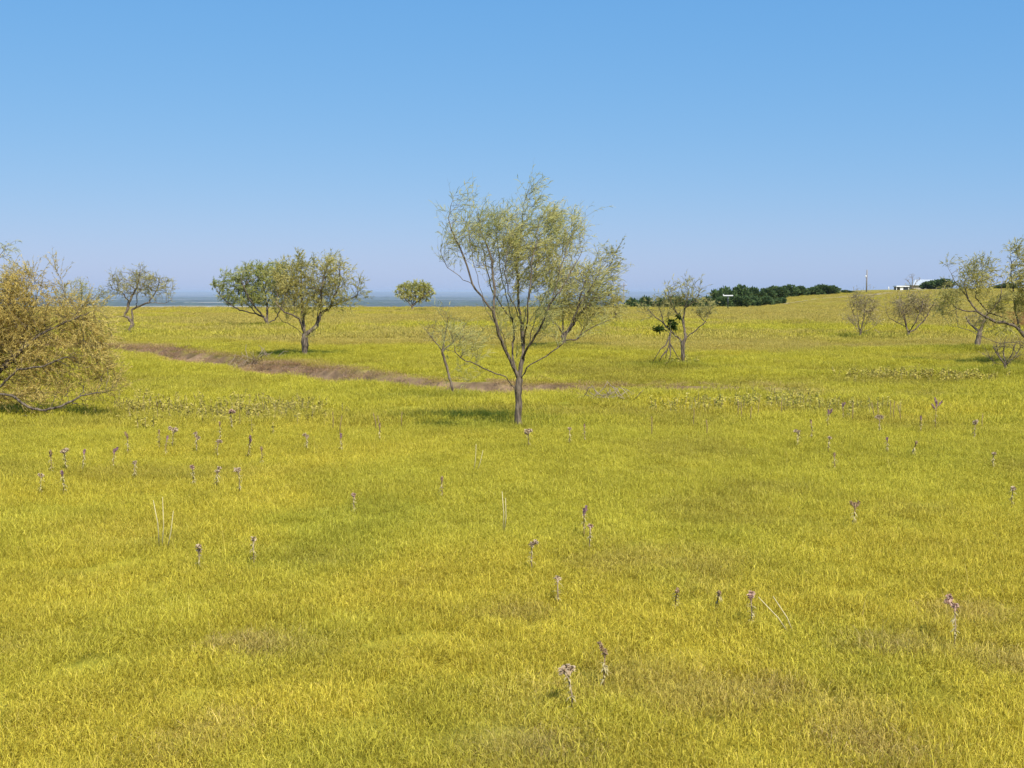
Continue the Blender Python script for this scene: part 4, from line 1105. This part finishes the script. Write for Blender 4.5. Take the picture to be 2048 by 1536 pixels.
# tangle of dead stems lying in the channel
def dead_brush(label, px, py, hw, n, seed, size=(0.25, 0.6)):
    r = np.random.default_rng(seed)
    bx_, by2, bz = spot(px, py, 0.02)
    root = empty('dead_brush_pile', (bx_, by2, bz), label, 'brush pile', 'heaps of dead stems in the brown channel')
    s_ = by2 / FPX
    for k in range(n):
        x, y = r.normal(0, 0.5) * hw * s_, r.normal(0, 0.25)
        L = r.uniform(*size); a = r.uniform(0, 6.283); e = r.uniform(0.05, 0.9)
        d = np.array((math.cos(a) * math.cos(e), math.sin(a) * math.cos(e), math.sin(e)))
        z0 = tz(bx_ + x, by2 + y) - bz + 0.02
        p = [np.array((x, y, z0))]
        for j in range(3):
            d2 = d + r.normal(0, 0.25, 3); d2 /= np.linalg.norm(d2)
            p.append(p[-1] + d2 * L / 3)
        t = Tubes(); t.add(p, [0.011, 0.009, 0.007, 0.004], 5); t.build('dead_stem', DEADWOOD, root)
dead_brush('tangle of pale dead stems in the channel, left of the dark trunked mesquite', 488, 735, 70, 46, 91)
dead_brush('small heap of pale dead stems in the channel, right of the tallest tree', 1215, 797, 60, 34, 93, (0.15, 0.4))

# ------------------------------------------------------------------ gayfeathers and stalks
PURPLE = rough('spike_purple', (0.20, 0.10, 0.12), (0.36, 0.22, 0.25), scale=60, bump=0.0)
BROWNSP = rough('spike_brown', (0.24, 0.15, 0.075), (0.44, 0.31, 0.18), scale=60, bump=0.0)
FLUFF = rough('seed_fluff', (0.40, 0.29, 0.17), (0.60, 0.47, 0.31), scale=50, bump=0.0)
PINKF = rough('seed_fluff_pink', (0.36, 0.21, 0.14), (0.62, 0.43, 0.32), scale=50, bump=0.0)
DRYLEAF = rough('dry_leaf', (0.32, 0.26, 0.10), (0.48, 0.40, 0.19), scale=40, bump=0.0)
REDSTEM = rough('stalk_brown', (0.17, 0.11, 0.05), (0.32, 0.22, 0.11), scale=30, bump=0.0)

def tuft(c, d, L, rad, n, r, w=0.006):
    """bristly head: thin strips standing off a short axis"""
    V, F = [], []
    d = np.array(d, float); d /= np.linalg.norm(d)
    for k in range(n):
        f = r.uniform(0, 1); p = np.array(c) + d * L * f
        q = r.normal(0, 1, 3); q -= d * q.dot(d) * 0.8; q /= np.linalg.norm(q); q = q + d * 0.5; q /= np.linalg.norm(q)
        l = rad * r.uniform(0.6, 1.15) * (1 - 0.45 * abs(f - 0.4))
        sd = np.cross(q, r.normal(0, 1, 3)); sd /= np.linalg.norm(sd); sd = sd * w * 0.5
        b0 = len(V); m = p + q * l * 0.6; e = p + q * l - np.array((0, 0, l * 0.2))
        V += [p - sd * .5, p + sd * .5, m + sd, m - sd, e]
        F += [(b0, b0 + 1, b0 + 2, b0 + 3), (b0 + 3, b0 + 2, b0 + 4)]
    return V, F

def gayfeather(px, top, H, kind, label, seed, lean=0.0, heads=1, leafy_stem=True):
    r = np.random.default_rng(seed); H = H * 0.62
    # stands where a plant of height H shows its tip at this place
    y = 6.0
    for _ in range(30):
        x = (px - 1024) / FPX * y; z = tz(x, y)
        y = 0.5 * y + 0.5 * max(3.0, (EYE - z - H) * FPX / (top - HOR))
    x = (px - 1024) / FPX * y - lean * H; z = tz(x, y)
    root = empty('gayfeather', (x, y, z), label, 'wildflower', 'gayfeathers gone to seed in the meadow')
    big = 1.15 if y > 8.5 else 1.0
    t = Tubes()
    top_p = np.array((lean * H, r.normal(0, 0.02), H * 0.80)); mid = np.array((lean * H * 0.35, r.normal(0, 0.01), H * 0.42))
    t.add([(0, 0, -0.05), mid, top_p], [0.0045, 0.0038, 0.003], 5)
    d0 = top_p - mid; d0 /= np.linalg.norm(d0)
    tips = [(top_p, d0)]
    for h in range(1, heads):
        a = r.uniform(0, 6.283); st = mid + (top_p - mid) * r.uniform(0.55, 0.95)
        dd = d0 + np.array((math.cos(a) * 0.75, math.sin(a) * 0.4, 0.1)); dd /= np.linalg.norm(dd)
        e = st + dd * H * r.uniform(0.10, 0.2)
        t.add([st, e], [0.003, 0.0025], 4); tips.append((e, dd))
    t.build('stem', REDSTEM if kind in 'bp' else STEM, root)
    for (p, d) in tips:
        mats = {'p': PURPLE, 'b': BROWNSP, 'f': FLUFF, 'k': PINKF}
        L = H * (0.17 if kind in 'pb' else 0.11) * r.uniform(0.8, 1.2)
        core = Tubes(); rr = 0.008 * big
        core.add([p - d * 0.01, p + d * L * .4, p + d * L], [rr * .6, rr, rr * .3], 6)
        V, F = [tuple(v) for v in core.v], list(core.f)
        tv, tf = tuft(p, d, L, big * (0.018 if kind in 'pb' else 0.027), 56, r, big * (0.006 if kind in 'pb' else 0.008))
        F += [tuple(i + len(V) for i in f) for f in tf]; V += tv
        mesh_obj('flower_spike' if kind in 'pb' else 'seed_head', V, F, mats[kind], root)
        if kind == 'p':                                     # faded florets at the foot of the spike
            V, F = tuft(p - d * 0.03, d, 0.03, 0.018, 12, r, 0.006); mesh_obj('faded_floret', V, F, FLUFF, root)
    if leafy_stem:
        V, F = [], []
        for j in range(20):
            f = r.uniform(0.3, 0.97); p = mid * 2 * f if f < 0.5 else mid + (top_p - mid) * (f - 0.5) * 2
            a = r.uniform(0, 6.283); l = big * r.uniform(0.015, 0.036); q = np.array((math.cos(a), math.sin(a), 0.2 - r.uniform(0, 0.9)))
            sd = np.cross(q, (0, 0, 1)); sd = sd / np.linalg.norm(sd) * 0.004 * big
            b0 = len(V); V += [p - sd, p + sd, p + q * l * .6 + sd, p + q * l * .6 - sd, p + q * l - np.array((0, 0, l * .3))]
            F += [(b0, b0 + 1, b0 + 2, b0 + 3), (b0 + 3, b0 + 2, b0 + 4)]
        mesh_obj('dry_leaf', V, F, DRYLEAF, root)['kind'] = 'stuff'

FL = [  # x, top, height, head kind, label, lean, heads
    (1878, 800, 0.62, 'p', 'tallest gayfeather with several purple spikes, at right below the vase shaped shrub', 0.05, 4),
    (1925, 1206, 0.40, 'k', 'pinkish seed head on a dark stalk low in the right foreground', 0.0, 3),
    (1137, 1336, 0.36, 'f', 'whitish seed head on a leaning stalk, nearest of all at the bottom middle', -0.12, 3),
    (1213, 1302, 0.34, 'b', 'dark brown spike just right of the nearest whitish seed head', 0.02, 2),
    (1064, 1082, 0.36, 'f', 'greyish seed head on a leafy stalk below the trunk of the tallest tree', 0.0, 2),
    (1170, 1019, 0.38, 'p', 'purple and pink head in the mid foreground, upper of a close pair', 0.0, 2),
    (1183, 1048, 0.34, 'k', 'orange pink head in the mid foreground, lower of a close pair', 0.05, 1),
    (1510, 1190, 0.34, 'k', 'pale pink seed head beside a long fallen straw', -0.05, 2),
    (501, 1074, 0.34, 'f', 'pale seed head right of the three long straws', 0.0, 1),
    (1117, 1158, 0.28, 'f', 'small cream seed head midway down the foreground', 0.0, 1),
    (883, 953, 0.34, 'b', 'single brownish spike left of centre in the open meadow', 0.0, 1),
    (474, 931, 0.44, 'f', 'tan seed head on a tall pale leafy stem, left foreground', 0.0, 2),
    (381, 927, 0.38, 'k', 'pinkish tan head left of the tall pale leafy stem', 0.0, 1),
    (430, 938, 0.34, 'f', 'pale tan head between the pinkish one and the tall leafy stem', 0.04, 2),
    (118, 940, 0.40, 'p', 'greyish purple spike on a leafy stalk near the left edge, lowest there', 0.0, 1),
    (95, 904, 0.38, 'b', 'brown spike near the left edge, left of a pale cluster', 0.0, 2),
    (125, 896, 0.40, 'f', 'pale cluster of heads near the left edge, below the golden bush', 0.03, 4),
    (160, 900, 0.36, 'p', 'thin purple spike right of the pale cluster near the left edge', 0.0, 1),
    (222, 897, 0.38, 'p', 'thin lilac spike left of a reddish brown one, left side', 0.06, 2),
    (250, 867, 0.42, 'b', 'thick reddish brown spike, left side below the weeds', 0.0, 2),
    (262, 922, 0.32, 'f', 'little pale brown head below the reddish brown spike', 0.0, 1),
    (314, 859, 0.40, 'b', 'slender brown spike left of a cream head, left side', 0.0, 1),
    (327, 872, 0.36, 'p', 'short mauve spike between the slender brown spike and cream head', 0.0, 1),
    (342, 854, 0.42, 'f', 'large cream seed head with side heads, left side', 0.04, 4),
    (388, 868, 0.38, 'f', 'loose cream heads right of the large cream one', 0.0, 3),
    (460, 818, 0.46, 'k', 'tan pink head on a dark stalk standing before the olive weeds', 0.0, 3),
    (437, 842, 0.40, 'b', 'brown spike just left of the tan pink head', 0.0, 1),
    (432, 878, 0.36, 'f', 'pale head below the brown spike before the olive weeds', 0.06, 2),
    (497, 876, 0.40, 'p', 'leaning pair of mauve spikes right of the pale heads', 0.14, 2),
    (520, 893, 0.34, 'b', 'tiny dark head right of the leaning mauve pair', 0.0, 1),
    (680, 867, 0.38, 'p', 'lone dark purple spike below the dark trunked mesquite', 0.0, 1),
    (758, 847, 0.38, 'b', 'thin brown spike right of the lone dark purple one', 0.0, 1),
    (611, 868, 0.36, 'f', 'pale low heads left of the lone dark purple spike', 0.0, 3),
    (1057, 858, 0.38, 'f', 'bunch of cream heads right below the trunk of the tallest tree', 0.0, 5),
    (1170, 848, 0.36, 'b', 'short brown spike right of the bunch of cream heads', 0.0, 1),
    (1140, 853, 0.36, 'f', 'small pale head between the cream bunch and short brown spike', 0.0, 1),
    (1764, 828, 0.42, 'f', 'cream heads on a stout stalk left of the tallest gayfeather', 0.05, 4),
    (1660, 818, 0.40, 'p', 'small purple spike with pale heads in front of the pale weeds', 0.03, 3),
    (1626, 838, 0.44, 'b', 'tall reddish stalk with few leaves left of the purple spike', -0.02, 1),
    (1690, 806, 0.42, 'p', 'thin lilac spike behind the small purple one', 0.0, 2),
    (1778, 873, 0.34, 'p', 'low purple tip below the cream heads on the stout stalk', -0.03, 1),
    (1836, 880, 0.34, 'b', 'leaning reddish brown spike left below the tallest gayfeather', 0.10, 1),
    (1674, 907, 0.30, 'b', 'small brown head below the tall reddish stalk', 0.0, 1),
    (1662, 870, 0.36, 'f', 'thin pale stalk above the small brown head', 0.05, 1),
    (1993, 902, 0.32, 'f', 'single whitish head near the right edge', 0.0, 1),
    (1716, 1006, 0.32, 'b', 'greyish brown pair of heads in the open grass at right', 0.0, 3),
    (2034, 972, 0.32, 'f', 'pale head at the very right edge of the meadow', 0.0, 1),
    (704, 988, 0.30, 'k', 'faint pinkish head in the open meadow left of centre', 0.0, 1),
    (390, 1098, 0.28, 'f', 'low pale head below the three long straws', 0.0, 2),
    (1356, 1174, 0.26, 'b', 'small dark bud, left of two in the right of centre foreground', 0.0, 1),
    (1441, 1180, 0.26, 'b', 'small dark bud, right of two in the right of centre foreground', 0.0, 1),
    (73, 948, 0.34, 'f', 'pale tan head nearest the left edge', 0.0, 2),
    (1600, 858, 0.36, 'f', 'little pale head left of the tall reddish stalk', 0.0, 2),
    (1955, 842, 0.38, 'f', 'loose pale heads right of the tallest gayfeather', 0.0, 3),
    (1846, 830, 0.40, 'p', 'faint lilac head just left of the tallest gayfeather', 0.0, 1),
]
for k, (px, top, H, kind, lab, lean, heads) in enumerate(FL):
    gayfeather(px, top, H, kind, lab, 2000 + k, lean, heads)

ST = [(1305, 832, 0.40, 0.0, 'lone pair like brown stalk right of the short brown spike'), (1390, 815, 0.42, 0.05, 'bent brown stalk before the left end of the pale weeds'), (1478, 800, 0.42, 0.0, 'brown stalk before the middle of the pale weeds'),
      (1484, 806, 0.40, -0.08, 'slanting brown stalk beside the one before the middle of the pale weeds'), (1521, 794, 0.48, 0.06, 'tall dark stalk standing before the pale weeds'), (1505, 812, 0.38, 0.0, 'short brown stalk left of the tall dark stalk'),
      (1708, 804, 0.44, 0.0, 'brown stalk right of the thin lilac spike'), (1746, 802, 0.44, -0.22, 'brown stalk leaning left, beside two upright ones'), (1758, 802, 0.44, 0.0, 'upright brown stalk left of the stout cream heads'),
      (1784, 800, 0.46, 0.0, 'upright dark stalk, left of three close together'), (1792, 800, 0.46, 0.02, 'upright dark stalk, middle of three close together'), (1798, 806, 0.44, -0.2, 'dark stalk leaning left, right of three close together'),
      (745, 824, 0.38, -0.15, 'brown stalk leaning left above the thin brown spike'), (754, 830, 0.36, -0.1, 'shorter brown stalk leaning left above the thin brown spike'), (803, 822, 0.36, 0.0, 'little brown stalk left of the tallest tree'),
      (664, 822, 0.40, 0.03, 'brown stalk at the right end of the olive weeds'), (682, 830, 0.38, 0.12, 'brown stalk leaning right at the end of the olive weeds'), (1415, 838, 0.34, 0.0, 'short stub stalk right of the bent brown stalk'),
      (1565, 800, 0.42, 0.0, 'thin brown stalk in the thick of the pale weeds'), (1970, 825, 0.38, 0.0, 'thin brown stalk near the right edge')]
for k, (px, top, H, lean, lab) in enumerate(ST):
    r = np.random.default_rng(3000 + k)
    y = 10.0; H = H * 0.66
    for _ in range(30):
        x = (px - 1024) / FPX * y; z = tz(x, y); y = 0.5 * y + 0.5 * max(3.0, (EYE - z - H) * FPX / (top - HOR))
    root = empty('dry_stalk', (x - lean * H, y, z), lab, 'stalk', 'dry brown stalks along the rise')
    t = Tubes(); t.add([(0, 0, -0.05), (lean * H * .45 + r.normal(0, .006), 0, H * .5), (lean * H, 0, H * .93)], [0.0055, 0.005, 0.004], 6); t.build('stem', REDSTEM, root)
    V, F = tuft((lean * H * .8, 0, H * .78), (lean, 0, 1), H * 0.2, 0.012, 22, r, 0.006); mesh_obj('seed_head', V, F, BROWNSP, root)

STRAW = rough('straw', (0.50, 0.42, 0.20), (0.70, 0.60, 0.34), scale=20, bump=0.0)
def straws(name, px, py, lines, lab):
    x, y, z = spot(px, py, 0.12); s_ = y / FPX
    root = empty(name, (x, y, z), lab, 'straw')
    for (a, b_) in lines:
        t = Tubes()
        p0 = Vector(((a[0] - px) * s_, 0.02, max(-0.02, (py - a[1]) * s_ - 0.02))); p1 = Vector(((b_[0] - px) * s_, -0.03, (py - b_[1]) * s_ + 0.14))
        m = (p0 + p1) / 2 + Vector((0.01, 0, 0.008)); t.add([p0, m, p1], [0.0035, 0.0032, 0.0018], 5); t.build('straw', STRAW, root)
straws('straw_bunch', 312, 1078, [((312, 1076), (321, 1002)), ((320, 1076), (342, 1030)), ((308, 1062), (302, 1008))], 'three long pale straws spread like a fan in the left foreground')
straws('fallen_straw', 1560, 1240, [((1600, 1250), (1522, 1207)), ((1606, 1246), (1552, 1206))], 'long pale straws lying slantwise beside a pink seed head')
straws('seed_straw', 1005, 1040, [((1005, 1040), (1004, 990)), ((1007, 1040), (1011, 1003))], 'thin pale seed stem standing in the open meadow below the tallest tree')
straws('seed_straw', 945, 925, [((945, 925), (952, 893)), ((950, 925), (966, 905))], 'two thin pale arching straws left below the tallest tree')

build_grass()
